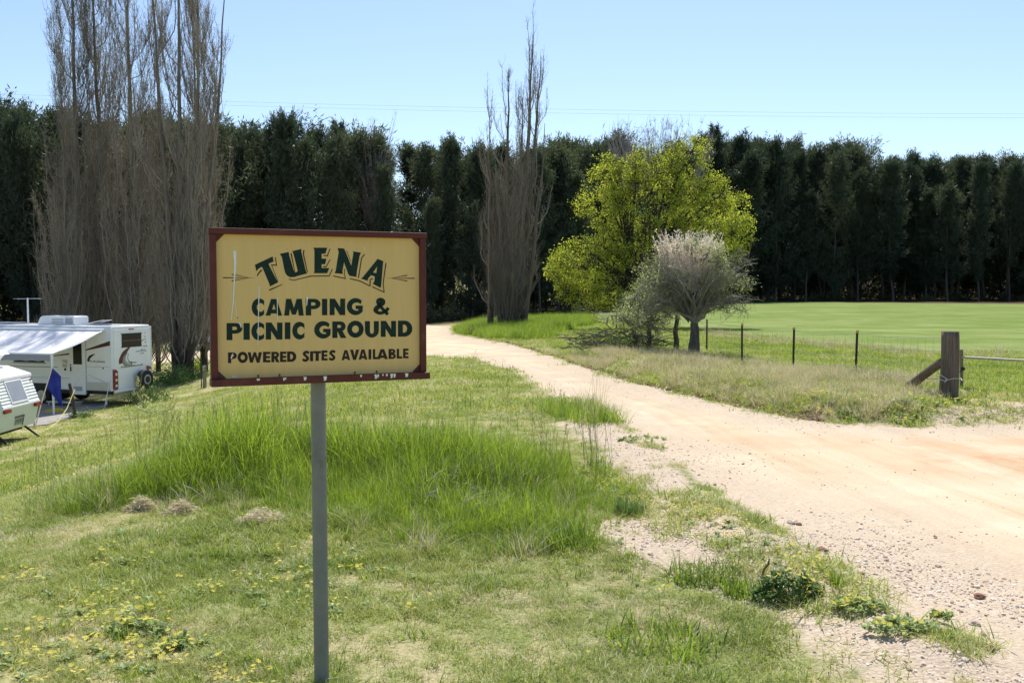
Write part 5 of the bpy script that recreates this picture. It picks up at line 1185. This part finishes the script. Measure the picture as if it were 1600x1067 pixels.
# side wall towards the camera (y = 0)
SS = lambda s: -s
MB().prism([(-1.12, 2.095), (-.03, 2.30), (-.03, 2.47), (-1.12, 2.135)], -.004, -.0005).build('stripe', M_DKRED, CV)
MB().prism([(-2.55, 1.86), (-1.86, 1.93), (-1.86, 1.99), (-2.55, 1.89)], -.004, -.0005).build('stripe', M_DKRED, CV)
MB().prism([(-7.5, 1.40), (-2.4, 1.44), (-2.4, 1.47), (-7.5, 1.44)], -.004, -.0005).build('stripe', M_GREYG, CV)
swoosh(-.003, [(-.72, 1.98), (-.95, 1.85), (-1.02, 1.70)], .015, .06, M_CHASSIS, 'graphic', CV, 'side')
script(-.003, -.95, -.28, 1.69, .07, 7, M_GREYG, 'side', .02, -.03)
dr_ = MB().box((-1.83, -.03, .46), (-1.13, -.002, 2.52)).build('door', M_WHITE_, CV, .01)
MB().box((-1.66, -.036, 1.58), (-1.27, -.0301, 2.36)).build('door_window', M_GLASS, dr_, .004)
MB().box((-1.80, -.05, 1.32), (-1.75, -.0301, 1.58)).build('handle', M_CHASSIS, dr_, .004)
MB().box((-1.66, -.035, .60), (-1.28, -.0301, .76)).build('door_vent', M_TRIM, dr_)
MB().box((-1.115, -.004, .50), (-1.095, -.0005, 2.55)).build('door_seam', M_TRIM, CV)
MB().box((-1.07, -.010, .645), (-.08, -.0005, .94)).build('locker_door', M_CREAM, CV, .004)
MB().box((-7.5, -.006, 1.045), (-1.86, -.0005, 1.06)).build('side_seam', M_TRIM, CV)
MB().box((-1.07, -.006, 1.50), (-.05, -.0005, 1.512)).build('side_seam', M_TRIM, CV)
MB().cyl((-.36, -.006, 1.46), (0, 1, 0), .03, .012, 12).build('filler_cap', M_CHASSIS, CV)
MB().cyl((-2.05, -.01, 1.38), (0, 1, 0), .045, .02, 12).build('outside_light', M_CHASSIS, CV)
MB().box((-2.16, -.02, 1.46), (-1.96, -.0005, 1.74)).build('socket_box', M_BEIGEG, CV)
w = MB().box((-4.4, -.03, 1.62), (-3.0, -.0005, 2.25)).build('side_window', M_GLASS, CV, .01)
MB().box((-4.45, -.02, 1.57), (-2.95, -.0008, 1.618)).box((-4.45, -.02, 2.252), (-2.95, -.0008, 2.3)).build('window_frame', M_TRIM, w)
MB().box((-2.45, -.55, .20), (-1.2, -.08, .24)).box((-2.4, -.5, -.02), (-2.36, -.12, .2)).box((-1.3, -.5, -.02), (-1.26, -.12, .2)).build('step', M_ALU, CV)
# underside
MB().box((-LN+.3, .12, ZB-.14), (-.1, .22, ZB-.001)).box((-LN+.3, WD-.22, ZB-.14), (-.1, WD-.12, ZB-.001)).box((-LN+.2, .3, ZB-.05), (-.2, WD-.3, ZB-.002)).build('chassis', M_CHASSIS, CV)
MB().box((-4.55, -.004, ZB-.02), (-2.75, .10, ZB+.22)).build('wheel_arch', M_CHASSIS, CV)
for x in (-3.2, -4.05):
    for y in (.12, WD-.12):
        wh = MB().cyl((x, y, .36), (0, 1, 0), .36, .2, 28).build('wheel', M_TYRE, CV, .02)
        MB().cyl((x, y+(-.105 if y < 1 else .105), .36), (0, 1, 0), .21, .012, 20).build('rim', M_RIM, wh)
for x, y in ((-.45, .25), (-.45, WD-.25), (-6.8, .25)): MB().tube([(x, y, -.25), (x, y, ZB-.02)], [.03, .03], 8).build('stabiliser_leg', M_WHITE2, CV)
MB().tube([(-.05, -.03, 1.02), (-.12, -.35, -.25)], [.014, .014], 8).build('prop_rod', M_ALU, CV)
MB().box((.1, 1.2, .25), (.13, 1.24, .62)).build('drop_stay', M_CHASSIS, CV)
# roof gear
ac = MB().prism([(-3.95, 3.0), (-2.2, 3.0), (-2.2, 3.30), (-2.26, 3.34), (-3.70, 3.34), (-3.82, 3.28)], .7, 1.45).build('air_conditioner', M_WHITE2, CV, .03)
for k in range(4): MB().box((-3.25, .688, 3.05+k*.055), (-2.72, .6995, 3.075+k*.055)).build('grille_slat', M_TRIM, ac)
MB().box((-2.62, .688, 3.05), (-2.28, .6995, 3.27)).build('grille', M_TRIM, ac)
h_ = MB().box((-1.75, .75, 2.995), (-1.05, 1.35, 3.05)).build('roof_hatch', M_TRIM, CV, .02)
MB().prism([(-1.6, 3.06), (-1.0, 3.18), (-1.0, 3.20), (-1.6, 3.085)], .75, 1.3).build('hatch_lid', M_WHITE2, h_)
MB().box((-6.2, .8, 2.995), (-5.2, 1.5, 3.07)).build('skylight', M_TRIM, CV, .03)
an = MB().tube([(-4.85, 1.2, 3.0), (-4.85, 1.2, 4.02)], [.035, .03], 8).build('antenna', M_WHITE2, CV)
MB().tube([(-5.35, 1.2, 3.98), (-4.25, 1.2, 4.0)], [.012]*2, 6).build('boom', M_ALU, an)
mb = MB()
for k in range(7): mb.tube([(-5.3+k*.17, .95+.02*k, 3.985), (-5.3+k*.17, 1.45-.02*k, 3.985)], [.006]*2, 5)
mb.build('element', M_ALU, an)
# awning
aw0, aw1, yo, zi, zo = -.28, -5.3, -2.6, 2.84, 2.14
mb = MB(); V = []; nu, nv = 24, 12
for j in range(nv+1):
    for i in range(nu+1):
        u, v = i/nu, j/nv; V.append((aw0+(aw1-aw0)*u, yo*v-.03*(1-v), zi+(zo-zi)*v-.05*math.sin(math.pi*v)-.02*math.sin(9*u+3*v)*math.sin(math.pi*v)))
mb.add(V, [(j*(nu+1)+i, j*(nu+1)+i+1, (j+1)*(nu+1)+i+1, (j+1)*(nu+1)+i) for j in range(nv) for i in range(nu)])
o = mb.build('awning_canopy', M_AWN, CV, 0, True); sm_ = o.modifiers.new('s', 'SOLIDIFY'); sm_.thickness = .006
MB().tube([(aw0+.05, -.05, zi+.02), (aw1-.1, -.05, zi+.02)], [.05]*2, 12).build('roller_housing', M_WHITE2, CV, 0, True)
MB().tube([(aw0+.05, yo, zo), (aw1-.1, yo, zo)], [.035]*2, 10).build('roller_tube', M_WHITE2, CV, 0, True)
mb = MB(); V = []
for i in range(61):
    x = aw0-.02+(aw1-aw0)*i/60; s = .025*abs(math.sin(i*.52)); V += [(x, yo-.036, zo-.02), (x, yo-.04-.01*math.sin(i), zo-.25+s)]
mb.add(V, [(2*i, 2*i+1, 2*i+3, 2*i+2) for i in range(60)]); mb.build('valance', M_VALANCE, CV)
MB().tube([(aw0, -.04, zi), (aw0, yo, zo)], [.02]*2, 8).build('rafter', M_WHITE2, CV)
gl = lambda x, y: H(cx_+math.cos(ca)*x+math.sin(ca)*y, cy_-math.sin(ca)*x+math.cos(ca)*y)-CZ0
for x in (aw0+.02, aw1): MB().tube([(x, yo, zo-.02), (x+.03, yo, gl(x, yo)-.03)], [.04, .035], 10).build('awning_pole', M_WHITE2, CV, 0, True)
MB().tube([(aw0, yo+.02, zo-.1), (aw0, -.03, .95)], [.014]*2, 6).build('awning_arm', M_ALU, CV)

# slab, blue cloth, guy rope, stakes
sl = [ground_px(x, y) for x, y in [(40, 668), (75, 664), (168, 636), (160, 630), (60, 634), (20, 640)]]
c = sl[0]; t = MB(); zt = max(q[2] for q in sl[:3])+.03; n = len(sl)
V = [(q[0]-c[0], q[1]-c[1], zt-c[2]) for q in sl]+[(q[0]-c[0], q[1]-c[1], -.6) for q in sl]
t.add(V, [(i, n+i, n+(i+1) % n, (i+1) % n) for i in range(n)], None, [list(range(n))])
M_CONC = plain('old_concrete', (.30, .28, .26), .9, var=.15, scale=3, dirt=(.2, .17, .14))
o = t.build('concrete_slab', M_CONC, None); o.location = c; tag(o, kind='structure')
pb = at(91, 600, 32.35); t = tag(empty('blue_cloth', (pb[0], pb[1], H(pb[0], pb[1]))), 'bright blue canvas cloth draped from the awning pole over a thin stick', 'cloth')
T0 = np.array(t.location); apx = at(82, 575, 32.1)-T0; lf = at(71, 604, 31.7)-T0; bt = at(97, 636, 32.2)-T0; rt = at(95, 588, 32.4)-T0; mb = MB(); V = []; n = 22
for j in range(n+1):
    v = j/n
    for i in range(n+1):
        u = i/n; L_ = apx+(lf-apx)*min(1, v*1.6) if v < .62 else lf+(bt-lf)*(v-.62)/.38*.9; R_2 = apx+(rt-apx)*min(1, v*2) if v < .5 else rt+(bt-rt)*(v-.5)/.5
        p = L_+(R_2-L_)*u; V.append(p+np.array([.2, 1, 0])*(.05*math.sin(u*14+v*3)*v*(.3+u)))
mb.add(V, [(j*(n+1)+i, j*(n+1)+i+1, (j+1)*(n+1)+i+1, (j+1)*(n+1)+i) for j in range(n) for i in range(n)])
mb.build('cloth', M_BLUE, t, 0, True)
M_STICK = bark('grey_stick', (.16, .13, .09), (.34, .30, .22), .2, 20)
fp = ground_px(54, 670)-T0; MB().tube([apx+[0, -.02, .02], (apx+fp)/2+[-.02, -.02, 0], fp], [.018, .02, .02], 8).build('stick', M_STICK, t, 0, True)
M_ROPE = plain('yellow_rope', (.62, .55, .20), .8)
e0 = at(117, 608, 31.0); e1 = ground_px(62, 676); mid = (e0+e1)/2-[0, 0, .35]
o = MB().tube([e0, e0*.5+mid*.5+[0, 0, -.12], mid, mid*.5+e1*.5+[0, 0, -.05], e1], [.014]*5, 6).build('guy_rope', M_ROPE); tag(o, 'slack yellow guy rope running from the leaning stake down to the grass', 'rope')
M_DARKWOOD = bark('dark_stake_timber', (.03, .024, .02), (.11, .085, .065), .1, 20)
b = ground_px(119, 653); tp = at(109, 599, b[1]-.1)
o = rough_log('leaning_stake', b-[0, 0, .2], tp, .055, .05, None, M_DARKWOOD, 10, 6, 3, False); tag(o, 'dark leaning timber stake in front of the caravan door', 'post')
g = ground_px(320, 606); t = tag(empty('tap_post', tuple(g)), 'short grey timber post with a water tap beside a thin picket, left of the sign', 'post')
h1 = at(320, 571, g[1])[2]-g[2]; MB().tube([(0, 0, -.2), (0, 0, h1)], [.085, .075], 12).build('post', M_STICK, t, 0, True)
h2 = at(315, 559, g[1])[2]-g[2]; MB().box((-.16, -.02, -.2), (-.12, .02, h2)).build('picket', M_STEEL, t)
MB().tube([(.0, -.09, h1-.15), (0, -.16, h1-.12), (0, -.17, h1-.2)], [.02]*3, 8).cyl((0, -.13, h1-.05), (0, 0, 1), .06, .02, 10).build('tap', M_RIM, t)

g = ground_px(84, 646); o = MB().prism([(-.45, 0), (.45, 0), (.38, .08), (.1, .16), (-.2, .10)], -.12, .12).build('levelling_ramp', plain('yellow_plastic', (.62, .47, .05), .5)); o.location = g+[0, 0, .03]; tag(o, 'yellow plastic levelling ramp on the slab beside the caravan wheels', 'ramp')
# ------------------------------------------------------------------ older caravan at the left edge
M_OLDW = plain('aged_white_ribbed_panel', (.78, .80, .83), .4, var=.05, dirt=(.66, .67, .66))
M_OLDG = plain('pale_green_white_panel', (.68, .76, .71), .4, var=.06, dirt=(.58, .64, .58))
oz = CAMZ-206.7/1500*27.5-.34; OC = tag(empty('old_caravan', (-13.87, 27.5, oz), math.radians(2)), 'small old pop-top caravan with ribbed upper panels, cut off by the left edge', 'caravan')
W2, L2 = 2.15, 4.2
PR = [(.0, 1.75), (.27, .99), (.13, .34), (-L2-.1, .34), (-L2-.25, .99), (-L2, 1.75), (-3.6, 1.97), (-.62, 1.97)]
MB().prism(PR[::-1], -W2, 0).build('body', M_OLDG, OC, .02)
mb = MB(); nr_ = 9
for k in range(nr_):
    f0, f1 = (k+.12)/nr_, (k+.88)/nr_; fm = (f0+f1)/2; P_e = lambda f: np.array([.27*(1-f), .99+.76*f]); nrm = np.array([.94, .335])
    a, m_, b = P_e(f0)+nrm*.002, P_e(fm)+nrm*.02, P_e(f1)+nrm*.002
    for y0, y1 in ((-.62, -.02), (-W2+.02, -1.62)): mb.add([(a[0], y0, a[1]), (a[0], y1, a[1]), (m_[0], y1, m_[1]), (m_[0], y0, m_[1]), (b[0], y0, b[1]), (b[0], y1, b[1])], [(0, 1, 2, 3), (3, 2, 5, 4)])
mb.build('ribbed_panel', M_OLDW, OC)
pn = lambda f, d: np.array([.27*(1-f), .99+.76*f])+np.array([.94, .335])*d
def tilted(f0, f1, y0, y1, d0, d1, name, mat, par, bev=.01):
    a, b, c, d = pn(f0, d0), pn(f1, d0), pn(f1, d1), pn(f0, d1)
    return MB().prism([tuple(a), tuple(d), tuple(c), tuple(b)], y0, y1).build(name, mat, par, bev)
fr = tilted(.10, .90, -1.60, -.64, .002, .03, 'window_frame', M_WHITE2, OC)
M_CURT = plain('grey_curtained_pane', (.33, .36, .42), .12, var=.25, scale=3)
tilted(.17, .86, -1.55, -.70, .0305, .036, 'window_pane', M_CURT, fr)
MB().prism([(.0, 1.70), (.05, 1.70), (.04, 1.78), (-.62, 2.0), (-3.6, 2.0), (-3.6, 1.972), (-.62, 1.975), (-.0, 1.755)], -W2-.03, .03).build('roof', M_WHITE2, OC, .008)
MB().prism([(-.85, 2.0), (-3.5, 2.0), (-3.7, 2.34), (-.55, 2.34)], -W2+.25, -.25).build('pop_top_skirt', M_WHITE2, OC)
MB().prism([(-.45, 2.34), (-3.8, 2.34), (-3.7, 2.46), (-.75, 2.46)], -W2+.1, -.1).build('pop_top_lid', M_WHITE2, OC, .03)
MB().box((.25, -W2, .965), (.292, .0, 1.01)).build('waist_moulding', M_WHITE2, OC, .005)
for y0 in (-.34, -W2+.04): MB().box((.255, y0, .86), (.33, y0+.34, .955)).build('tail_lamp', M_REDLAMP, OC, .01)
MB().box((.05, -.12, 1.60), (.09, -.04, 1.64)).build('side_marker', M_REDLAMP, OC)
M_PLATE = plain('number_plate', (.34, .38, .32), .5); M_PLATEL = plain('plate_characters', (.03, .05, .04), .5)
lx_ = lambda z: .27-(.99-z)/.65*.14
pt = MB().prism([(lx_(.44)+.004, .44), (lx_(.44)+.012, .44), (lx_(.66)+.012, .66), (lx_(.66)+.004, .66)], -1.32, -.85).build('number_plate', M_PLATE, OC)
mb = MB()
for k in range(6):
    y = -1.28+k*.07; z0, z1 = .50, .61
    for (da, db, ea, eb) in ((0, .012, 0, 1), (.034, .046, 0, 1), (0, .046, .45, .55), (0, .046, .88 if k % 2 else 0, 1 if k % 2 else .12)):
        za, zb = z0+(z1-z0)*ea, z0+(z1-z0)*eb; mb.add([(lx_(za)+.0135, y+da, za), (lx_(za)+.0135, y+db, za), (lx_(zb)+.0135, y+db, zb), (lx_(zb)+.0135, y+da, zb)], [(0, 1, 2, 3)])
mb.build('plate_characters', M_PLATEL, pt)
MB().prism([(lx_(.40)+.004, .40), (lx_(.40)+.02, .40), (lx_(.69)+.02, .69), (lx_(.69)+.004, .69)], -.848, -.82).prism([(lx_(.665)+.004, .665), (lx_(.665)+.02, .665), (lx_(.69)+.02, .69), (lx_(.69)+.004, .69)], -1.36, -.8485).build('plate_bracket', M_CHASSIS, OC)
MB().box((-L2, -W2+.3, .22), (-.1, -.3, .338)).build('chassis', M_CHASSIS, OC)
for y in (-.15, -W2+.15):
    wh = MB().cyl((-2.1, y, .25), (0, 1, 0), .31, .18, 24).build('wheel', M_TYRE, OC, .02)
    MB().cyl((-2.1, y+(.1 if y > -1 else -.1), .25), (0, 1, 0), .18, .012, 16).build('rim', M_RIM, wh)
MB().tube([(-.15, -.25, .36), (.35, -.25, -.02)], [.03, .03], 6).build('corner_steady', M_CHASSIS, OC)
MB().tube([(-.15, -W2+.25, .36), (.35, -W2+.25, -.05)], [.03, .03], 6).build('corner_steady', M_CHASSIS, OC)

# distant white van seen between the poplars and the sign
d = 66.; X = (338-800)/FPX*d; z = H(X, d); DV = tag(empty('distant_caravan', (X, d, z), .12), 'distant white caravan glimpsed between the poplar clump and the sign', 'caravan')
MB().prism([(-2.2, .45), (1.9, .45), (2.1, .9), (2.0, 1.9), (1.7, 2.2), (-1.9, 2.2), (-2.3, 1.6)], 0, 2.1).build('body', M_WHITE_, DV, .04)
MB().box((-2.1, -.02, .95), (1.9, -.001, 1.15)).build('stripe', M_TRIM, DV)
for x in (-1.5, .2): MB().box((x, -.03, 1.25), (x+.9, -.001, 1.75)).build('window', M_CURT, DV, .01)
for y in (.1, 2.0): MB().cyl((0, y, .32), (0, 1, 0), .32, .18, 20).build('wheel', M_TYRE, DV, .02)
MB().box((-2.0, .3, .32), (1.8, 1.8, .45)).build('chassis', M_CHASSIS, DV)

# weedy bushes at the foot of the poplars
def bush(px, py, r, h, n, leaf, label, seed, mat, name='weed_bush', stems=6):
    g = ground_px(px, py); t = tag(empty(name, tuple(g)), label, 'shrub'); rs = np.random.RandomState(seed)
    MB().add(*bush_mesh(seed, n, r, h, leaf, .8, 30)).build('foliage', mat, t); mb = MB()
    for k in range(stems): a = rs.rand()*6.28; mb.tube([(0, 0, -.1), (.3*r*math.cos(a), .3*r*math.sin(a), .5*h), (.6*r*math.cos(a), .6*r*math.sin(a), .95*h)], [.02, .014, .006], 5)
    mb.build('stems', M_STICK, t); return t
bush(262, 600, 1.3, .8, 2600, .10, 'leafy weed bush in the shade at the foot of the many-stemmed poplar', 801, M_WEED)
bush(293, 592, 1.0, .7, 1900, .10, 'leafy weed bush between the poplar foot and the tap post', 802, M_WEED)
bush(236, 628, .9, .75, 1700, .09, 'leafy weed bush behind the spare wheel of the big caravan', 803, M_WEED)
bush(300, 578, 1.0, .6, 1400, .10, 'sunlit green weed bush behind the tap post', 804, M_TALL)
bush(216, 632, .28, 1.25, 420, .07, 'tall pale flowering weed standing before the spare wheel', 805, M_GREYLEAF, 'tall_weed', 4)
bush(226, 640, .30, .7, 380, .07, 'shorter pale flowering weed right of the spare wheel', 806, M_GREYLEAF, 'tall_weed', 4)
bush(128, 652, .6, .18, 500, .07, 'low leafy weed patch at the foot of the leaning stake', 807, M_WEED)
bush(245, 648, 1.0, .22, 900, .07, 'silvery low weeds on the slope below the flowering weeds', 808, M_GREYLEAF)
bush(35, 500, 2.2, 1.2, 1600, .2, 'green scrub behind the antenna of the big caravan', 810, M_TALL)
bush(742, 524, .9, .55, 900, .10, 'round green weed clump at the tip of the verge by the track bend', 811, M_TALL)

# heaps of dry clippings
M_HAY = leafy('dry_clippings', [(.40, .34, .24), (.62, .55, .42), (.80, .73, .60)], .4, 2, randamt=.7)
def heap(px, py, w, h, label, seed):
    g = ground_px(px, py); rs = np.random.RandomState(seed); n = 2600; a = rs.rand(n)*6.28; r = np.sqrt(rs.rand(n)); bump = .6+.5*vnoise(np.cos(a)*r*3+9, np.sin(a)*r*3+9, seed)
    C = np.stack([np.cos(a)*r*w, np.sin(a)*r*w*.7, 1.15*h*(1-r**1.5)*(.15+1.6*vnoise(np.cos(a)*r*5+9, np.sin(a)*r*5+9, seed+3))*(.4+.6*rs.rand(n))], 1); D = rs.normal(size=(n, 3))*[1, 1, .25]; V, Q = strips(C, D, .025+.04*rs.rand(n), .006, rs)
    o = MB().add(V, Q).build('clippings_heap', M_HAY); o.location = g; tag(o, label, 'heap')
heap(222, 796, .12, .075, 'small heap of dry grass clippings, the most leftward of three on the lawn', 1)
heap(286, 802, .13, .07, 'heap of dry grass clippings lying between two others at the tall grass edge', 2)
heap(408, 818, .20, .09, 'widest heap of dry grass clippings, nearest the sign post', 3)

# flowering weed mounds as things of their own
def flower_weed(px, py, w, h, nro, nfl, label, seed, mat=M_WEED):
    g = ground_px(px, py); rs = np.random.RandomState(seed); t = tag(empty('flowering_weed', tuple(g)), label, 'weed', None); mb = MB()
    for k in range(nro):
        a = rs.rand()*6.28; r = math.sqrt(rs.rand()); V, Q = rosette(seed*50+k, 14, .038, .02, .013, 1.1); q, tt = fixq(Q); th = rs.normal(0, .5); V = V*(.7+.6*rs.rand())
        V = V+[math.cos(a)*r*w, math.sin(a)*r*w*.6, h*(1-r*r)*(.3+.7*rs.rand())]; mb.add(V, q, tt)
    mb.build('foliage', mat, t); mb = MB()
    for k in range(nfl):
        a = rs.rand()*6.28; r = math.sqrt(rs.rand())*.95; daisy((math.cos(a)*r*w, math.sin(a)*r*w*.6, h*(1-r*r)+.03), .015, rs.normal(0, .3, 2), rs, mb, 9)
    tag(mb.build('flowers', M_PETAL, t), kind='stuff')
flower_weed(1232, 936, .20, .14, 110, 26, 'dense dark green weed mound with yellow flowers beside the small stick', 11)
flower_weed(1345, 952, .15, .025, 45, 16, 'low flowering weed mat nearest the mound at the track edge', 12, M_WEEDG)
flower_weed(1405, 985, .17, .025, 50, 14, 'low flowering weed mat spreading towards the bottom right gravel', 13, M_WEEDG)
flower_weed(1470, 972, .06, .04, 14, 4, 'tiny weed tuft alone on the loose gravel', 15, M_WEEDG)
flower_weed(1005, 690, .28, .05, 30, 10, 'flowering weed patch on the edge of the track near the grassy corner', 18, M_WEEDG)
flower_weed(210, 985, .16, .03, 30, 14, 'green weed patch with yellow flowers in the near lawn left of the post', 19, M_WEEDG)
flower_weed(285, 1010, .10, .03, 18, 4, 'leafy dandelion patch near the bottom of the lawn left of the post', 20, M_WEEDG)
# tufts of taller grass on the lawn's gravel side
def tuft(px, py, n, h0, h1, sp_, label, seed, mat=M_TALL):
    g = ground_px(px, py); o = link('grass_tuft', blade_mesh('grass_tuft', n, h0, h1, .007, sp_, .45, seed, droop=1.0, segs=4), mat); o.location = g; tag(o, label, 'grass tuft')
tuft(1100, 905, 420, .06, .19, .22, 'bright grass tuft left of the dark flowering mound', 1)
tuft(1170, 930, 300, .06, .17, .14, 'grass tuft tucked against the dark flowering mound', 2)
tuft(1308, 915, 60, .06, .13, .04, 'small spiky green tuft standing in the row of track edge weeds', 3)
tuft(895, 850, 420, .08, .24, .20, 'reddish-based grass tuft at the lower right end of the tall strip', 4)
tuft(1040, 1000, 380, .05, .14, .30, 'loose grass tuft on the near lawn by the gravel', 5)
tuft(940, 660, 300, .10, .34, .35, 'seedy grass tuft at the near corner of the track', 6)
tuft(930, 612+45, 30, .4, 1.0, .15, 'tall thin dry stalks sticking up over the pale track', 7, M_STRAW)
tuft(985, 803, 260, .07, .20, .12, 'dark green weed tuft at the right end of the tall grass strip', 8, M_WEED)
# dead stick and single stones
g = ground_px(1188, 905); t = MB().tube([(0, 0, -.02), (.02, 0, .06), (.045, 0, .09), (.05, 0, .12)], [.007, .006, .007, .003], 6); o = t.build('broken_stick', bark('red_brown_stick', (.12, .06, .04), (.26, .15, .10), .2, 30), None, 0, True); o.location = g; tag(o, 'broken reddish stick poking up behind the dark flowering mound', 'stick')
M_ROCKR = plain('reddish_rock', (.26, .13, .085), .9, var=.4, scale=20, bump=.6); M_ROCKP = plain('pale_rock', (.52, .42, .34), .9, var=.25, scale=20, bump=.6)
for i, (px, py, s, mt, lb) in enumerate([(1283, 862, .042, M_ROCKR, 'reddish stone on the gravel beside the row of track edge weeds'), (1248, 820, .028, M_ROCKR, 'small red stone higher up the track edge, beyond the others'),
        (1236, 818, .034, M_ROCKP, 'flat pale stone lying against the small red stone'), (1530, 934, .035, M_ROCKR, 'round brown stone alone on the near right gravel'), (1346, 897, .024, M_ROCKR, 'brown pebble between weeds and wheel tracks'),
        (1523, 976, .03, M_ROCKP, 'pale pink stone near the bottom right corner'), (1545, 1014, .035, M_ROCKR, 'dark red flat stone close to the bottom right corner')]):
    g = ground_px(px, py); me = ico(50+i, 2); o = link('stone', me, mt); o.location = g+[0, 0, s*.25]; o.scale = (s, s*.8, s*.8); o.rotation_euler = (0, 0, i*1.3); tag(o, lb, 'stone')
# crumbly clods along the cut bank on the far side of the track
pts = []; rs = np.random.RandomState(66)
for k in range(1500):
    i = rs.randint(0, len(RE_W)-2); f = rs.rand(); p = RE_W[i]+(RE_W[i+1]-RE_W[i])*f; q = p+np.array([.25, .9])*rs.uniform(.02, .55); pts.append(q)
pts = np.array(pts); x, y = pts.T; m, nt, out = new_mat('bank_clods'); b_ = N(nt, 'ShaderNodeBsdfPrincipled'); nt.links.new(ramp(nt, N(nt, 'ShaderNodeObjectInfo').outputs['Random'], [(0, (.16, .085, .05)), (1, (.42, .28, .18))]), b_.inputs['Base Color']); b_.inputs['Roughness'].default_value = 1; nt.links.new(b_.outputs[0], out.inputs[0])
LIB_CLOD = make_lib('clod', [ico(80+i) for i in range(3)], m)
scatter('earth_clods', np.stack([x, y, height(x, y)], 1), rs.rand(len(x), 3)*6, np.clip(np.exp(rs.normal(math.log(.02), .5, len(x))), .006, .05), rs.randint(0, 3, len(x)), LIB_CLOD, 'crumbled brown earth along the cut bank right of the track', 'earth')

# power lines high over the paddock
M_LINE = plain('power_cable', (.20, .21, .23), .5)
for (ya, yb, lb) in ((150, 181, 'upper of two thin power cables crossing the sky'), (156, 187, 'lower of two thin power cables crossing the sky')):
    a = at(-60, ya-2, 75); b = at(1680, yb-1.5+2, 75); n = 40; P = [a+(b-a)*(-.3+1.6*i/n) for i in range(n+1)]; P = [p-np.array([0, 0, 1.0*(4*(q := i/n)*(1-q))-.75]) for i, p in enumerate(P)]
    o = MB().tube(P, [.0058]*(n+1), 5).build('power_cable', M_LINE); tag(o, lb, 'cable')
